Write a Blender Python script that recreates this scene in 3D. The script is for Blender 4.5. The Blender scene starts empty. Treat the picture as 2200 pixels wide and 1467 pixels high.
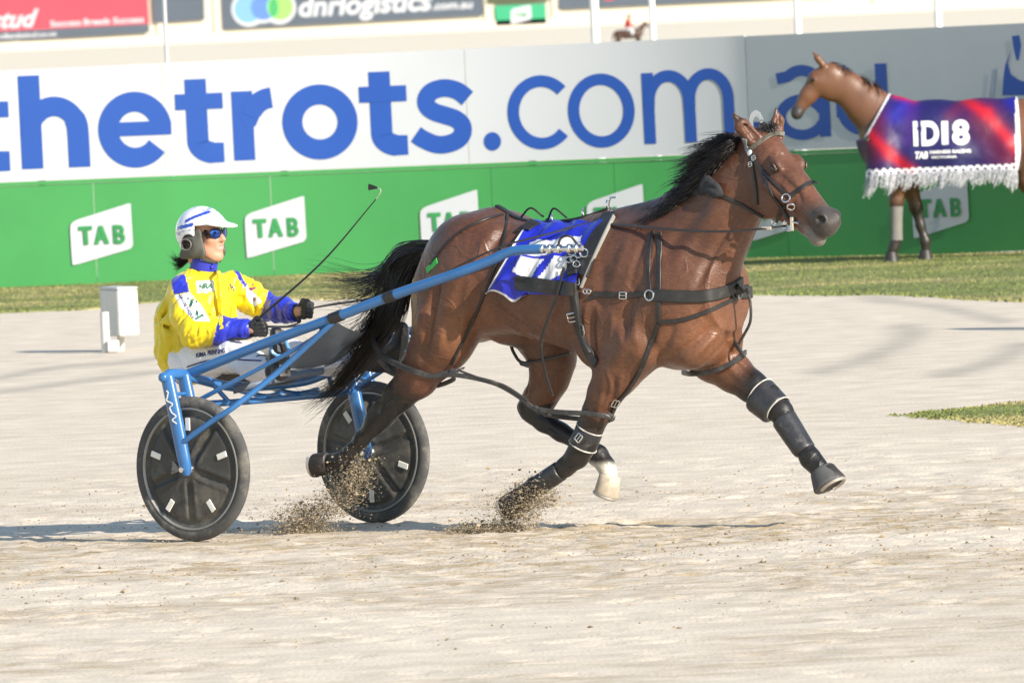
import bpy, bmesh, math, random
import numpy as np
from mathutils import Vector, Matrix
from mathutils.bvhtree import BVHTree

random.seed(7); rng = np.random.default_rng(7)
scene = bpy.context.scene
COL = scene.collection
pi = math.pi

# ------------------------------------------------------------------ camera
CAM_H = 2.56
FPX = 24365.0                       # focal length in pixels of a 2200 px wide picture (400 mm lens)
PITCH = 738.5 / FPX
ROLL = 0.044
cd = bpy.data.cameras.new('camera'); cam = bpy.data.objects.new('camera', cd); COL.objects.link(cam)
cd.sensor_width = 36.0; cd.lens = FPX / 2200 * 36.0
cd.clip_start = 1.0; cd.clip_end = 4000.0
cam.matrix_world = Matrix.Translation((0, 0, CAM_H)) @ Matrix.Rotation(pi/2 - PITCH, 4, 'X') @ Matrix.Rotation(-ROLL, 4, 'Z')
cd.dof.use_dof = True; cd.dof.focus_distance = 54.0; cd.dof.aperture_fstop = 15.0
scene.camera = cam

# ------------------------------------------------------------------ sky, sun, exposure
SUN_AZ, SUN_EL = 48.0, 24.0         # the sun stands to the right, 48 degrees round towards the camera
sun_dir = Vector((math.cos(math.radians(SUN_AZ))*math.cos(math.radians(SUN_EL)),
                  -math.sin(math.radians(SUN_AZ))*math.cos(math.radians(SUN_EL)), math.sin(math.radians(SUN_EL))))
world = bpy.data.worlds.new('World'); scene.world = world; world.use_nodes = True
wn = world.node_tree.nodes; wl = world.node_tree.links
sky = wn.new('ShaderNodeTexSky'); sky.sky_type = 'NISHITA'; sky.sun_disc = False
sky.sun_elevation = math.radians(SUN_EL); sky.sun_rotation = math.atan2(sun_dir.x, sun_dir.y)
sky.air_density = 1.2; sky.dust_density = .4; sky.ozone_density = 1.6
wl.new(sky.outputs[0], wn['Background'].inputs[0]); wn['Background'].inputs[1].default_value = 0.115
sd = bpy.data.lights.new('sun', 'SUN'); sd.energy = 4.6; sd.angle = math.radians(0.53); sd.color = (1.0, 0.93, 0.82)
sun = bpy.data.objects.new('sun', sd); COL.objects.link(sun)
sun.rotation_euler = (-sun_dir).to_track_quat('-Z', 'Y').to_euler()
scene.view_settings.view_transform = 'Standard'; scene.view_settings.look = 'None'
scene.view_settings.exposure = 0.70; scene.view_settings.gamma = 1.0
scene.view_settings.use_curve_mapping = False

# ------------------------------------------------------------------ measuring helpers
_F = Vector((0, math.cos(PITCH), -math.sin(PITCH))); _R = Vector((1, 0, 0)); _U = _R.cross(_F)
EYE = Vector((0, 0, CAM_H))
def sight(px, py):
    a = (px-1100)/FPX; b = -(py-733.5)/FPX
    c, s = math.cos(ROLL), math.sin(ROLL)
    return _F + _R*(c*a+s*b) + _U*(-s*a+c*b)
def ground_at(px, py, z=0.0):
    r = sight(px, py); return EYE + r*((z-CAM_H)/r.z)
def at_depth(px, py, y):
    r = sight(px, py); return EYE + r*(y/r.y)
# the racing frame: s forward along the horse, v to its left, z up, origin on the sand under the axle
ALPHA = math.radians(38.0)
HEAD = Vector((math.cos(ALPHA), -math.sin(ALPHA), 0)); LEFT = Vector((math.sin(ALPHA), math.cos(ALPHA), 0))
TRACK_W = 1.397
AXLE = ground_at(422, 1163) + LEFT*(TRACK_W/2)
RACE = Matrix.Translation(AXLE) @ Matrix(((HEAD.x, LEFT.x, 0, 0), (HEAD.y, LEFT.y, 0, 0), (0, 0, 1, 0), (0, 0, 0, 1)))
RACE_INV = RACE.inverted()
EYE_L = RACE_INV @ EYE
def sight_l(px, py): return (RACE_INV.to_3x3() @ sight(px, py)).normalized()
def at(px, py, v=0.0):
    r = sight_l(px, py); k = (v-EYE_L.y)/r.y
    return EYE_L + r*k
def atz(px, py, z):
    r = sight_l(px, py); return EYE_L + r*((z-EYE_L.z)/r.z)
def px_of(P):
    d = RACE @ Vector(P) - EYE; w = d.dot(_F); a0 = d.dot(_R)/w; b0 = d.dot(_U)/w
    c, s = math.cos(ROLL), math.sin(ROLL)
    return (1100+(c*a0-s*b0)*FPX, 733.5-(s*a0+c*b0)*FPX)

# ------------------------------------------------------------------ object helpers
def tag(o, label=None, cat=None, group=None, kind=None):
    if label: o['label'] = label
    if cat: o['category'] = cat
    if group: o['group'] = group
    if kind: o['kind'] = kind
    return o
ORG = {}
def empty(name, M=None, label=None, cat=None, group=None):
    o = bpy.data.objects.new(name, None); COL.objects.link(o); o.empty_display_size = 0.1
    o.matrix_world = M if M is not None else Matrix.Identity(4)
    tag(o, label, cat, group); return o
def race_root(name, s, v, label, cat, group=None):
    """an Empty standing on the sand at (s, v); meshes handed to it are written in the racing frame"""
    o = empty(name, RACE @ Matrix.Translation((s, v, 0)), label, cat, group); ORG[o.name] = (s, v, 0.0); return o
def _org(parent):
    o = parent
    while o is not None:
        if o.name in ORG: return np.array(ORG[o.name])
        o = o.parent
    return np.zeros(3)
def mesh_obj(name, V, Fc, mats, parent=None, smooth=True, mi=None, attrs=None, autosm=None):
    V = np.asarray(V, dtype=float).reshape(-1, 3) - _org(parent)
    me = bpy.data.meshes.new(name)
    me.from_pydata(V.tolist(), [], Fc.tolist() if isinstance(Fc, np.ndarray) else Fc)
    if not isinstance(mats, (list, tuple)): mats = [mats]
    for m in mats: me.materials.append(m)
    if smooth: me.polygons.foreach_set('use_smooth', np.ones(len(me.polygons), dtype=bool))
    if mi is not None: me.polygons.foreach_set('material_index', np.asarray(mi, dtype=np.int32))
    if attrs:
        for k, a in attrs.items():
            a = np.asarray(a, dtype=np.float32)
            if a.ndim == 1:
                at_ = me.attributes.new(k, 'FLOAT', 'POINT'); at_.data.foreach_set('value', a)
            else:
                at_ = me.attributes.new(k, 'FLOAT_COLOR', 'POINT')
                b = np.ones((len(a), 4), np.float32); b[:, :3] = a[:, :3]; at_.data.foreach_set('color', b.ravel())
    me.update()
    if autosm is not None:
        try: me.set_sharp_from_angle(angle=math.radians(autosm))
        except Exception: pass
    o = bpy.data.objects.new(name, me); COL.objects.link(o)
    if parent is not None: o.parent = parent
    return o

class MB:
    """collects boxes, tubes, ribbons, lathes into one mesh"""
    def __init__(self): self.v = []; self.f = []; self.m = []; self.cur = 0
    def _add(self, V, Fc):
        n = len(self.v); self.v += [tuple(p) for p in V]; self.f += [tuple(i+n for i in q) for q in Fc]; self.m += [self.cur]*len(Fc)
    def box(self, c, size, R=None, bevel=0.0):
        c = Vector(c); hx, hy, hz = [q/2 for q in size]
        if bevel > 0:
            b = min(bevel, hx*.9, hy*.9, hz*.9); V = []; idx = {}
            for sx in (-1, 1):
                for sy in (-1, 1):
                    for sz in (-1, 1):
                        for ax in range(3):
                            p = [sx*(hx-b), sy*(hy-b), sz*(hz-b)]; p[ax] = (sx*hx, sy*hy, sz*hz)[ax]
                            idx[(sx, sy, sz, ax)] = len(V); V.append(Vector(p))
            Fc = []
            for ax in range(3):
                o1, o2 = (ax+1) % 3, (ax+2) % 3
                for s in (-1, 1):
                    q = []
                    for a, b2 in ((-1, -1), (1, -1), (1, 1), (-1, 1)):
                        k = [0, 0, 0]; k[ax] = s; k[o1] = a; k[o2] = b2; q.append(idx[(k[0], k[1], k[2], ax)])
                    Fc.append(q if s > 0 else q[::-1])
            for ax in range(3):
                o1, o2 = (ax+1) % 3, (ax+2) % 3
                for a in (-1, 1):
                    for b2 in (-1, 1):
                        k0 = [0, 0, 0]; k1 = [0, 0, 0]; k0[ax] = -1; k1[ax] = 1
                        for k in (k0, k1): k[o1] = a; k[o2] = b2
                        q = [idx[(*k0, o1)], idx[(*k1, o1)], idx[(*k1, o2)], idx[(*k0, o2)]]
                        Fc.append(q if a*b2 < 0 else q[::-1])
            for sx in (-1, 1):
                for sy in (-1, 1):
                    for sz in (-1, 1):
                        q = [idx[(sx, sy, sz, i)] for i in range(3)]; Fc.append(q if sx*sy*sz > 0 else q[::-1])
        else:
            V = [Vector((x, y, z)) for x in (-hx, hx) for y in (-hy, hy) for z in (-hz, hz)]
            Fc = [(0, 1, 3, 2), (4, 6, 7, 5), (0, 4, 5, 1), (2, 3, 7, 6), (0, 2, 6, 4), (1, 5, 7, 3)]
        if R is not None: V = [R @ p for p in V]
        self._add([p+c for p in V], Fc); return self
    def tube(self, pts, r, n=10, caps=True, closed=False, flat=None):
        """tube through pts; r one radius or a list; flat=(normal hint, aspect) for oval sections"""
        pts = [Vector(p) for p in pts]; N = len(pts)
        rr = [r]*N if not hasattr(r, '__len__') else list(r)
        T = []
        for i in range(N):
            if closed: t = pts[(i+1) % N]-pts[i-1]
            else: t = pts[min(i+1, N-1)]-pts[max(i-1, 0)]
            T.append(t.normalized() if t.length > 1e-9 else Vector((0, 0, 1)))
        u = T[0].orthogonal().normalized()
        if flat is not None:
            h = Vector(flat[0]); u = (h - T[0]*h.dot(T[0])).normalized()
        V = []; Fc = []
        for i in range(N):
            u = (u - T[i]*u.dot(T[i])).normalized(); w = T[i].cross(u)
            asp = flat[1] if flat is not None else 1.0
            for k in range(n):
                a = 2*pi*k/n; V.append(pts[i] + (u*math.cos(a)*asp + w*math.sin(a))*rr[i])
        for i in range(N if closed else N-1):
            j = (i+1) % N
            for k in range(n):
                k2 = (k+1) % n; Fc.append((i*n+k, i*n+k2, j*n+k2, j*n+k))
        if caps and not closed:
            Fc.append(tuple(range(n))[::-1]); Fc.append(tuple((N-1)*n+k for k in range(n)))
        self._add(V, Fc); return self
    def strip(self, pts, nrm, w, th):
        """flat strap: rectangular section w x th, lying with its face along nrm"""
        pts = [Vector(p) for p in pts]; N = len(pts); V = []; Fc = []
        ww = [w]*N if not hasattr(w, '__len__') else list(w)
        for i in range(N):
            t = (pts[min(i+1, N-1)]-pts[max(i-1, 0)]).normalized(); n_ = Vector(nrm[i])
            n_ = (n_-t*n_.dot(t)); n_ = n_.normalized() if n_.length > 1e-6 else t.orthogonal().normalized()
            b = t.cross(n_)
            e = ww[i]*.5; c = th*.35
            for (x, y) in ((-e, 0), (-e, th*.7), (-e+c, th), (e-c, th), (e, th*.7), (e, 0)): V.append(pts[i]+b*x+n_*y)
        for i in range(N-1):
            for k in range(6):
                k2 = (k+1) % 6; Fc.append((i*6+k, (i+1)*6+k, (i+1)*6+k2, i*6+k2))
        Fc.append(tuple(range(6))); Fc.append(tuple((N-1)*6+k for k in range(6))[::-1])
        self._add(V, Fc); return self
    def lathe(self, prof, M, n=48, closed_prof=False):
        """revolve profile [(radius, height)] about local z of matrix M"""
        V = []; Fc = []; P = len(prof)
        for i in range(n):
            a = 2*pi*i/n
            for r, h in prof: V.append(M @ Vector((r*math.cos(a), r*math.sin(a), h)))
        for i in range(n):
            j = (i+1) % n
            for k in range(P if closed_prof else P-1):
                k2 = (k+1) % P; Fc.append((i*P+k, j*P+k, j*P+k2, i*P+k2))
        self._add(V, Fc); return self
    def ell(self, c, r, R=None, nu=14, nv=8):
        c = Vector(c); V = []; Fc = []
        for j in range(nv+1):
            t = pi*j/nv
            for i in range(nu):
                a = 2*pi*i/nu; p = Vector((r[0]*math.sin(t)*math.cos(a), r[1]*math.sin(t)*math.sin(a), r[2]*math.cos(t)))
                V.append((R @ p if R is not None else p)+c)
        for j in range(nv):
            for i in range(nu):
                i2 = (i+1) % nu; Fc.append((j*nu+i, (j+1)*nu+i, (j+1)*nu+i2, j*nu+i2))
        self._add(V, Fc); return self
    def build(self, name, mats, parent=None, smooth=True, autosm=35):
        return mesh_obj(name, self.v, self.f, mats, parent, smooth, self.m if isinstance(mats, (list, tuple)) else None, autosm=autosm)

def spline(P, n=12):
    """Catmull-Rom through points (any dimension)"""
    P = np.asarray([tuple(p) for p in P], float)
    if len(P) < 3:
        return np.array([P[0]+(P[-1]-P[0])*t for t in np.linspace(0, 1, n+1)])
    Q = np.vstack([2*P[0]-P[1], P, 2*P[-1]-P[-2]]); out = []
    for i in range(len(P)-1):
        a, b, c, d = Q[i], Q[i+1], Q[i+2], Q[i+3]
        for t in np.linspace(0, 1, n, endpoint=False):
            out.append(.5*((2*b)+(c-a)*t+(2*a-5*b+4*c-d)*t*t+(3*b-a-3*c+d)*t**3))
    out.append(P[-1]); return np.array(out)

# ------------------------------------------------------------------ materials
def srgb(r, g, b):
    f = lambda c: (c/255/12.92 if c/255 <= .04045 else ((c/255+.055)/1.055)**2.4)
    return (f(r), f(g), f(b))
def mat(name, col, rough=.6, metal=0.0, spec=.5, var=.12, vscale=8.0, bump=0.0, bscale=60.0, coat=0.0, attr=None, sheen=0.0, dirt=None, stretch=None):
    m = bpy.data.materials.new(name); m.use_nodes = True
    N = m.node_tree.nodes; L = m.node_tree.links; B = N['Principled BSDF']
    tc = N.new('ShaderNodeTexCoord'); src = tc.outputs['Object']
    if stretch:
        mp = N.new('ShaderNodeMapping'); mp.inputs['Scale'].default_value = stretch; L.new(src, mp.inputs[0]); src = mp.outputs[0]
    nz = N.new('ShaderNodeTexNoise'); nz.inputs['Scale'].default_value = vscale; nz.inputs['Detail'].default_value = 6
    L.new(src, nz.inputs['Vector'])
    mr = N.new('ShaderNodeMapRange'); mr.inputs['From Min'].default_value = .3; mr.inputs['From Max'].default_value = .7
    mr.inputs['To Min'].default_value = 1-var; mr.inputs['To Max'].default_value = 1+var*.6
    L.new(nz.outputs['Fac'], mr.inputs['Value'])
    mx = N.new('ShaderNodeMix'); mx.data_type = 'RGBA'; mx.blend_type = 'MULTIPLY'; mx.inputs['Factor'].default_value = 1
    if attr:
        an = N.new('ShaderNodeAttribute'); an.attribute_name = attr; L.new(an.outputs['Color'], mx.inputs[6])
    else: mx.inputs[6].default_value = (*col, 1)
    L.new(mr.outputs[0], mx.inputs[7]); out = mx.outputs[2]
    if dirt:
        nd = N.new('ShaderNodeTexNoise'); nd.inputs['Scale'].default_value = dirt[1]; nd.inputs['Detail'].default_value = 8; nd.inputs['Roughness'].default_value = .7
        L.new(src, nd.inputs['Vector'])
        rm = N.new('ShaderNodeMapRange'); rm.inputs['From Min'].default_value = dirt[2]; rm.inputs['From Max'].default_value = dirt[2]+.16
        rm.inputs['To Max'].default_value = dirt[3]; L.new(nd.outputs['Fac'], rm.inputs['Value'])
        m2 = N.new('ShaderNodeMix'); m2.data_type = 'RGBA'; L.new(rm.outputs[0], m2.inputs['Factor']); L.new(out, m2.inputs[6])
        m2.inputs[7].default_value = (*dirt[0], 1); out = m2.outputs[2]
    L.new(out, B.inputs['Base Color'])
    B.inputs['Roughness'].default_value = rough; B.inputs['Metallic'].default_value = metal
    B.inputs['Specular IOR Level'].default_value = spec
    if coat: B.inputs['Coat Weight'].default_value = coat; B.inputs['Coat Roughness'].default_value = .15
    if sheen: B.inputs['Sheen Weight'].default_value = sheen; B.inputs['Sheen Roughness'].default_value = .4
    if bump:
        nb = N.new('ShaderNodeTexNoise'); nb.inputs['Scale'].default_value = bscale; nb.inputs['Detail'].default_value = 5
        L.new(src, nb.inputs['Vector'])
        bp = N.new('ShaderNodeBump'); bp.inputs['Strength'].default_value = 1.0; bp.inputs['Distance'].default_value = bump
        L.new(nb.outputs['Fac'], bp.inputs['Height']); L.new(bp.outputs[0], B.inputs['Normal'])
    return m

# value noise for shaping the ground
_tab = rng.random((256, 256)).astype(np.float32)
def vnoise(x, y):
    xi = np.floor(x).astype(int); yi = np.floor(y).astype(int); fx = x-xi; fy = y-yi
    fx = fx*fx*(3-2*fx); fy = fy*fy*(3-2*fy)
    a = _tab[xi % 256, yi % 256]; b = _tab[(xi+1) % 256, yi % 256]; c = _tab[xi % 256, (yi+1) % 256]; d = _tab[(xi+1) % 256, (yi+1) % 256]
    return (a*(1-fx)+b*fx)*(1-fy)+(c*(1-fx)+d*fx)*fy
def fbm(x, y, o=4):
    s = 0; a = .5
    for i in range(o): s = s+a*vnoise(x*2**i+17*i, y*2**i+31*i); a *= .5
    return s
# ================================================================== ORGANIC SHAPES: smooth unions of rounded cones and ellipsoids, meshed as one surface
class Field:
    def __init__(self, lo, hi, h):
        self.h = h; self.lo = np.array(lo, float); n = np.ceil((np.array(hi)-self.lo)/h).astype(int)+1
        self.n = n; self.D = np.full(n, .4, np.float32)
        self.ax = [self.lo[i]+np.arange(n[i])*h for i in range(3)]
    def _win(self, lo, hi):
        i0 = np.maximum(np.floor((np.array(lo)-self.lo)/self.h).astype(int), 0); i1 = np.minimum(np.ceil((np.array(hi)-self.lo)/self.h).astype(int)+1, self.n)
        if (i1 <= i0).any(): return None
        sl = tuple(slice(a, b) for a, b in zip(i0, i1))
        return sl, self.ax[0][i0[0]:i1[0], None, None], self.ax[1][None, i0[1]:i1[1], None], self.ax[2][None, None, i0[2]:i1[2]]
    def _mix(self, sl, d, k, op):
        A = self.D[sl]
        if op == 'u':
            h = np.maximum(k-np.abs(A-d), 0)/k; self.D[sl] = np.minimum(A, d)-h*h*k*.25
        else:
            d = -d; h = np.maximum(k-np.abs(A-d), 0)/k; self.D[sl] = np.maximum(A, d)+h*h*k*.25
    def cone(self, a, b, ra, rb, k=.03, squash=None, op='u'):
        """rounded cone a->b; squash=(axis, f): section narrowed by f along axis"""
        a = np.array(a, float); b = np.array(b, float); pad = k+3*self.h; R = max(ra, rb)
        w = self._win(np.minimum(a, b)-R-pad, np.maximum(a, b)+R+pad)
        if w is None: return self
        sl, X, Y, Z = w; px, py, pz = X-a[0], Y-a[1], Z-a[2]; ab = b-a; L2 = max(ab@ab, 1e-9)
        t = np.clip((px*ab[0]+py*ab[1]+pz*ab[2])/L2, 0, 1)
        qx, qy, qz = px-t*ab[0], py-t*ab[1], pz-t*ab[2]
        r = ra+(rb-ra)*t
        if squash is not None:
            e = np.array(squash[0], float); e /= np.linalg.norm(e); m = qx*e[0]+qy*e[1]+qz*e[2]; g = 1/squash[1]-1
            d = np.sqrt((qx+g*m*e[0])**2+(qy+g*m*e[1])**2+(qz+g*m*e[2])**2)-r
            d = d*(.5+.5*squash[1])
        else: d = np.sqrt(qx*qx+qy*qy+qz*qz)-r
        self._mix(sl, d.astype(np.float32), k, op); return self
    def chain(self, pts, k=.03, squash=None):
        for (a, ra), (b, rb) in zip(pts[:-1], pts[1:]): self.cone(a, b, ra, rb, k, squash)
        return self
    def ell(self, c, r, axes=None, k=.03, op='u'):
        c = np.array(c, float); r = np.array(r, float); pad = k+3*self.h; R = r.max() if axes is not None else r
        w = self._win(c-R-pad, c+R+pad)
        if w is None: return self
        sl, X, Y, Z = w; x, y, z = X-c[0], Y-c[1], Z-c[2]
        if axes is not None:
            E = [np.array(e, float) for e in axes]; x, y, z = [x*e[0]+y*e[1]+z*e[2] for e in E]
        k0 = np.sqrt((x/r[0])**2+(y/r[1])**2+(z/r[2])**2); k1 = np.sqrt((x/r[0]**2)**2+(y/r[1]**2)**2+(z/r[2]**2)**2)
        d = k0*(k0-1)/np.maximum(k1, 1e-6)
        self._mix(sl, d.astype(np.float32), k, op); return self
    def func(self, lo, hi, f, k=.03, op='u'):
        w = self._win(np.array(lo)-k-3*self.h, np.array(hi)+k+3*self.h); sl, X, Y, Z = w
        self._mix(sl, f(X, Y, Z).astype(np.float32), k, op); return self
    def mesh(self, smooth=2):
        D = self.D; S = D < 0; n = self.n
        c = S[:-1, :-1, :-1].astype(np.int8).copy()
        for dx in (0, 1):
            for dy in (0, 1):
                for dz in (0, 1):
                    if dx+dy+dz: c += S[dx:n[0]-1+dx, dy:n[1]-1+dy, dz:n[2]-1+dz]
        act = np.argwhere((c > 0) & (c < 8)); N = len(act)
        idm = np.full(n-1, -1, np.int32); idm[act[:, 0], act[:, 1], act[:, 2]] = np.arange(N)
        acc = np.zeros((N, 3)); cnt = np.zeros(N)
        cor = [(x, y, z) for x in (0, 1) for y in (0, 1) for z in (0, 1)]
        val = {q: D[act[:, 0]+q[0], act[:, 1]+q[1], act[:, 2]+q[2]] for q in cor}
        for ax in range(3):
            for q in cor:
                if q[ax]: continue
                q2 = list(q); q2[ax] = 1; a = val[q]; b = val[tuple(q2)]; m = (a < 0) != (b < 0)
                t = np.where(m, a/np.where(m, a-b, 1), 0)
                for i in range(3): acc[:, i] += np.where(m, q[i]+(t if i == ax else 0), 0)
                cnt += m
        V = self.lo+(act+acc/cnt[:, None])*self.h
        Q = []
        for ax in range(3):
            o1, o2 = (ax+1) % 3, (ax+2) % 3
            s0 = [slice(None)]*3; s1 = [slice(None)]*3; s0[ax] = slice(0, -1); s1[ax] = slice(1, None)
            E = np.argwhere(S[tuple(s0)] != S[tuple(s1)])
            ok = (E[:, o1] > 0) & (E[:, o2] > 0) & (E[:, o1] < n[o1]-1) & (E[:, o2] < n[o2]-1); E = E[ok]
            def cell(d1, d2):
                P = E.copy(); P[:, o1] -= d1; P[:, o2] -= d2; return idm[P[:, 0], P[:, 1], P[:, 2]]
            q = np.stack([cell(1, 1), cell(0, 1), cell(0, 0), cell(1, 0)], 1)
            fl = ~S[E[:, 0], E[:, 1], E[:, 2]]; q[fl] = q[fl][:, ::-1]; Q.append(q)
        Q = np.vstack(Q); Q = Q[(Q >= 0).all(1)]
        e = np.vstack([Q[:, [0, 1]], Q[:, [1, 2]], Q[:, [2, 3]], Q[:, [3, 0]]])
        for _ in range(smooth):
            W = np.zeros_like(V); dg = np.bincount(e[:, 0], minlength=N)+np.bincount(e[:, 1], minlength=N)
            for i in range(3): W[:, i] = np.bincount(e[:, 0], V[e[:, 1], i], N)+np.bincount(e[:, 1], V[e[:, 0], i], N)
            V = .5*V+.5*W/np.maximum(dg, 1)[:, None]
        return V, Q
def bvh(V, Q): return BVHTree.FromPolygons([tuple(p) for p in V], [tuple(q) for q in Q.tolist()] if isinstance(Q, np.ndarray) else Q)
def dist_seg(P, a, b):
    a = np.array(a); b = np.array(b); ab = b-a; t = np.clip(((P-a)@ab)/(ab@ab), 0, 1); return np.linalg.norm(P-a-t[:, None]*ab, axis=1), t
def sm(x, a, b):
    t = np.clip((x-a)/(b-a), 0, 1); return t*t*(3-2*t)
def pnoise(P, s, seed=0):
    q = P*s+seed*13.7; return (fbm(q[:, 0]+q[:, 2]*.7, q[:, 1]-q[:, 2]*.6+5, 3)-.44)

def vnormals(V, Q):
    n = np.cross(V[Q[:, 2]]-V[Q[:, 0]], V[Q[:, 3]]-V[Q[:, 1]]); N = np.zeros_like(V)
    for k in range(4):
        for i in range(3): N[:, i] += np.bincount(Q[:, k], n[:, i], len(V))
    return N/(np.linalg.norm(N, axis=1, keepdims=True)+1e-12)
def wrinkle(V, Q, dirn, freq, amp, seed=0, mask=None):
    """cloth creases: sharp-ridged noise stretched along dirn, pushed along the surface normal"""
    N = vnormals(V, Q); d = np.array(dirn, float); d /= np.linalg.norm(d); u = np.cross(d, [.31, .77, .56]); u /= np.linalg.norm(u); w = np.cross(d, u)
    a = V@d*freq*.32; b = (V@u+.6*(V@w))*freq; wob = (fbm(V@d*freq*.5+seed, V@w*freq*.4, 3)-.45)*2.2
    n = fbm(a+seed*7.3, b+wob+seed, 4); r_ = 1-np.abs(n-.46)*7; r_ = np.clip(r_, -1, 1)
    f = amp*r_
    if mask is not None: f = f*mask
    return V+N*f[:, None]
# ================================================================== THE PLACE
SAND = mat('sand', (.47, .42, .35), rough=.95, spec=.15, attr='sandcol', var=.16, vscale=3.0, bump=.006, bscale=45)
def sand_specks(m):
    """small dashes of damp darker sand, thick where the 'damp' attribute says the surface is turned up"""
    N = m.node_tree.nodes; L = m.node_tree.links; B = N['Principled BSDF']; tc = N.new('ShaderNodeTexCoord'); old = B.inputs['Base Color'].links[0].from_socket
    an = N.new('ShaderNodeAttribute'); an.attribute_name = 'damp'
    mp = N.new('ShaderNodeMapping'); mp.inputs['Scale'].default_value = (.55, 1, 1); L.new(tc.outputs['Object'], mp.inputs[0])
    def noise(sc, dt):
        n = N.new('ShaderNodeTexNoise'); n.inputs['Scale'].default_value = sc; n.inputs['Detail'].default_value = dt; n.inputs['Roughness'].default_value = .65; L.new(mp.outputs[0], n.inputs['Vector']); return n.outputs['Fac']
    def rng_(src, a, b, lo=0.0, hi=1.0):
        q = N.new('ShaderNodeMapRange'); q.inputs['From Min'].default_value = a; q.inputs['From Max'].default_value = b; q.inputs['To Min'].default_value = lo; q.inputs['To Max'].default_value = hi; L.new(src, q.inputs['Value']); return q.outputs[0]
    def mul(a, b):
        q = N.new('ShaderNodeMath'); q.operation = 'MULTIPLY'; L.new(a, q.inputs[0]); L.new(b, q.inputs[1]); return q.outputs[0]
    def mixc(fac, a, col):
        q = N.new('ShaderNodeMix'); q.data_type = 'RGBA'; L.new(fac, q.inputs['Factor']); L.new(a, q.inputs[6]); q.inputs[7].default_value = (*col, 1); return q.outputs[2]
    c = mixc(rng_(noise(11, 7), .54, .70, 0, .30), old, (.46, .38, .28))
    c = mixc(mul(rng_(noise(7, 8), .46, .60, 0, .95), an.outputs['Fac']), c, (.42, .305, .165))
    c = mixc(mul(rng_(noise(16, 6), .58, .66, 0, .9), an.outputs['Fac']), c, (.22, .165, .105))
    c = mixc(rng_(noise(23, 4), .66, .70, 0, .6), c, (.25, .20, .15))
    L.new(c, B.inputs['Base Color'])
sand_specks(SAND)
# ------------------------------------------------------------------ track: one sheet out to the horizon, its near part churned up by hooves
def build_ground():
    xs = np.concatenate([-np.geomspace(1500, 7.4, 26), np.arange(-7, 7.001, .045), np.geomspace(7.4, 1500, 26)])
    ys = np.concatenate([np.array([-200, -20, 10, 25, 33, 38]), np.arange(40, 64, .05), np.arange(64, 90, .16), np.geomspace(90.5, 3000, 50)])
    X, Y = np.meshgrid(xs, ys, indexing='ij')
    near = np.clip((7-np.abs(X))/.5, 0, 1)*np.clip((Y-40)/1, 0, 1)*np.clip((92-Y)/30, 0, 1)
    lane = np.exp(-((Y-53.0)/5.5)**2)*.75 + np.exp(-((Y-43.5)/3.0)**2)*.35       # the used racing line is churned, the rest raked smooth
    churn = np.clip((fbm(X*.55+3, Y*.42+9, 4)-.40)*4.5, 0, 1)*lane
    fine = fbm(X*5.5, Y*4.2, 4)-.47
    Z = near*(churn*(fine*.018) + (1-churn)*fine*.006 + (fbm(X*.8, Y*.5, 3)-.45)*.006)
    Z = Z - 1.4*np.clip((Y-135)/260, 0, 1)**2*(3-2*np.clip((Y-135)/260, 0, 1))      # the far straight lies lower
    # hoof pits
    r2 = np.random.default_rng(3)
    ip = np.where((np.abs(xs) < 7))[0]; x0 = xs[ip[0]]
    for _ in range(1500):
        hx = r2.uniform(-3.4, 3.4); hy = r2.normal(53.0, 5.0)
        if not 41 < hy < 63: continue
        i0 = int((hx-x0)/.045)+ip[0]; j0 = int((hy-40)/.05)+6
        sl = (slice(i0-5, i0+6), slice(max(j0-5, 0), j0+6))
        dd = ((X[sl]-hx)/.075)**2+((Y[sl]-hy)/.085)**2
        Z[sl] += -.012*np.exp(-dd*1.3)+.005*np.exp(-(np.sqrt(dd)-1.5)**2*6)
    # colour: pale sand, browner where the damp under-sand is turned up; faint curved tyre marks
    tan = np.clip((fbm(X*.55+40, Y*.85+11, 5)-.470)*8, 0, 1)*(.15+.85*np.clip(lane*1.3, 0, 1))*np.clip((100-Y)/40, 0, 1)
    clod = np.clip((fbm(X*4.0+7, Y*4.0+2, 4)-.5)*7, 0, 1)
    mark = np.zeros_like(X)
    for P in ([(1940, 700), (1960, 715), (1930, 740), (1850, 775), (1760, 800)], [(2150, 690), (2020, 660), (1900, 648), (1750, 642)], [(2200, 740), (2130, 780), (2030, 805)], [(330, 800), (200, 815), (60, 835), (0, 842)], [(340, 770), (250, 780), (120, 790), (0, 812)]):
        G = spline([tuple(ground_at(*p))[:2] for p in P], 8)
        for g in G: mark = np.maximum(mark, np.exp(-(((X-g[0])/.14)**2+((Y-g[1])/.55)**2)))
    base = np.array([.72, .615, .49]); brown = np.array([.36, .265, .15]); grey = np.array([.44, .385, .32])
    far = np.clip((Y-220)/200, 0, 1)
    C = base[None, None]*(1-.0*tan[..., None])
    t = np.clip(tan*(.25+.75*clod), 0, 1)[..., None]*.40
    C = C*(1-t)+brown*t
    C = C*(1-mark[..., None]*.75)+grey*mark[..., None]*.75
    far = np.clip((Y-112)/20, 0, 1)[..., None]; C = C*(1-far)+np.array([.80, .70, .55])*far
    nx, ny = len(xs), len(ys)
    I = np.arange(nx*ny).reshape(nx, ny)
    Fq = np.stack([I[:-1, :-1], I[1:, :-1], I[1:, 1:], I[:-1, 1:]], -1).reshape(-1, 4)
    V = np.stack([X, Y, Z], -1).reshape(-1, 3)
    o = mesh_obj('race_track', V, Fq, SAND, None, True, attrs={'sandcol': C.reshape(-1, 3), 'damp': np.clip(tan*.95, 0, 1).ravel()})
    tag(o, kind='structure'); return o
track = build_ground()

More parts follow.
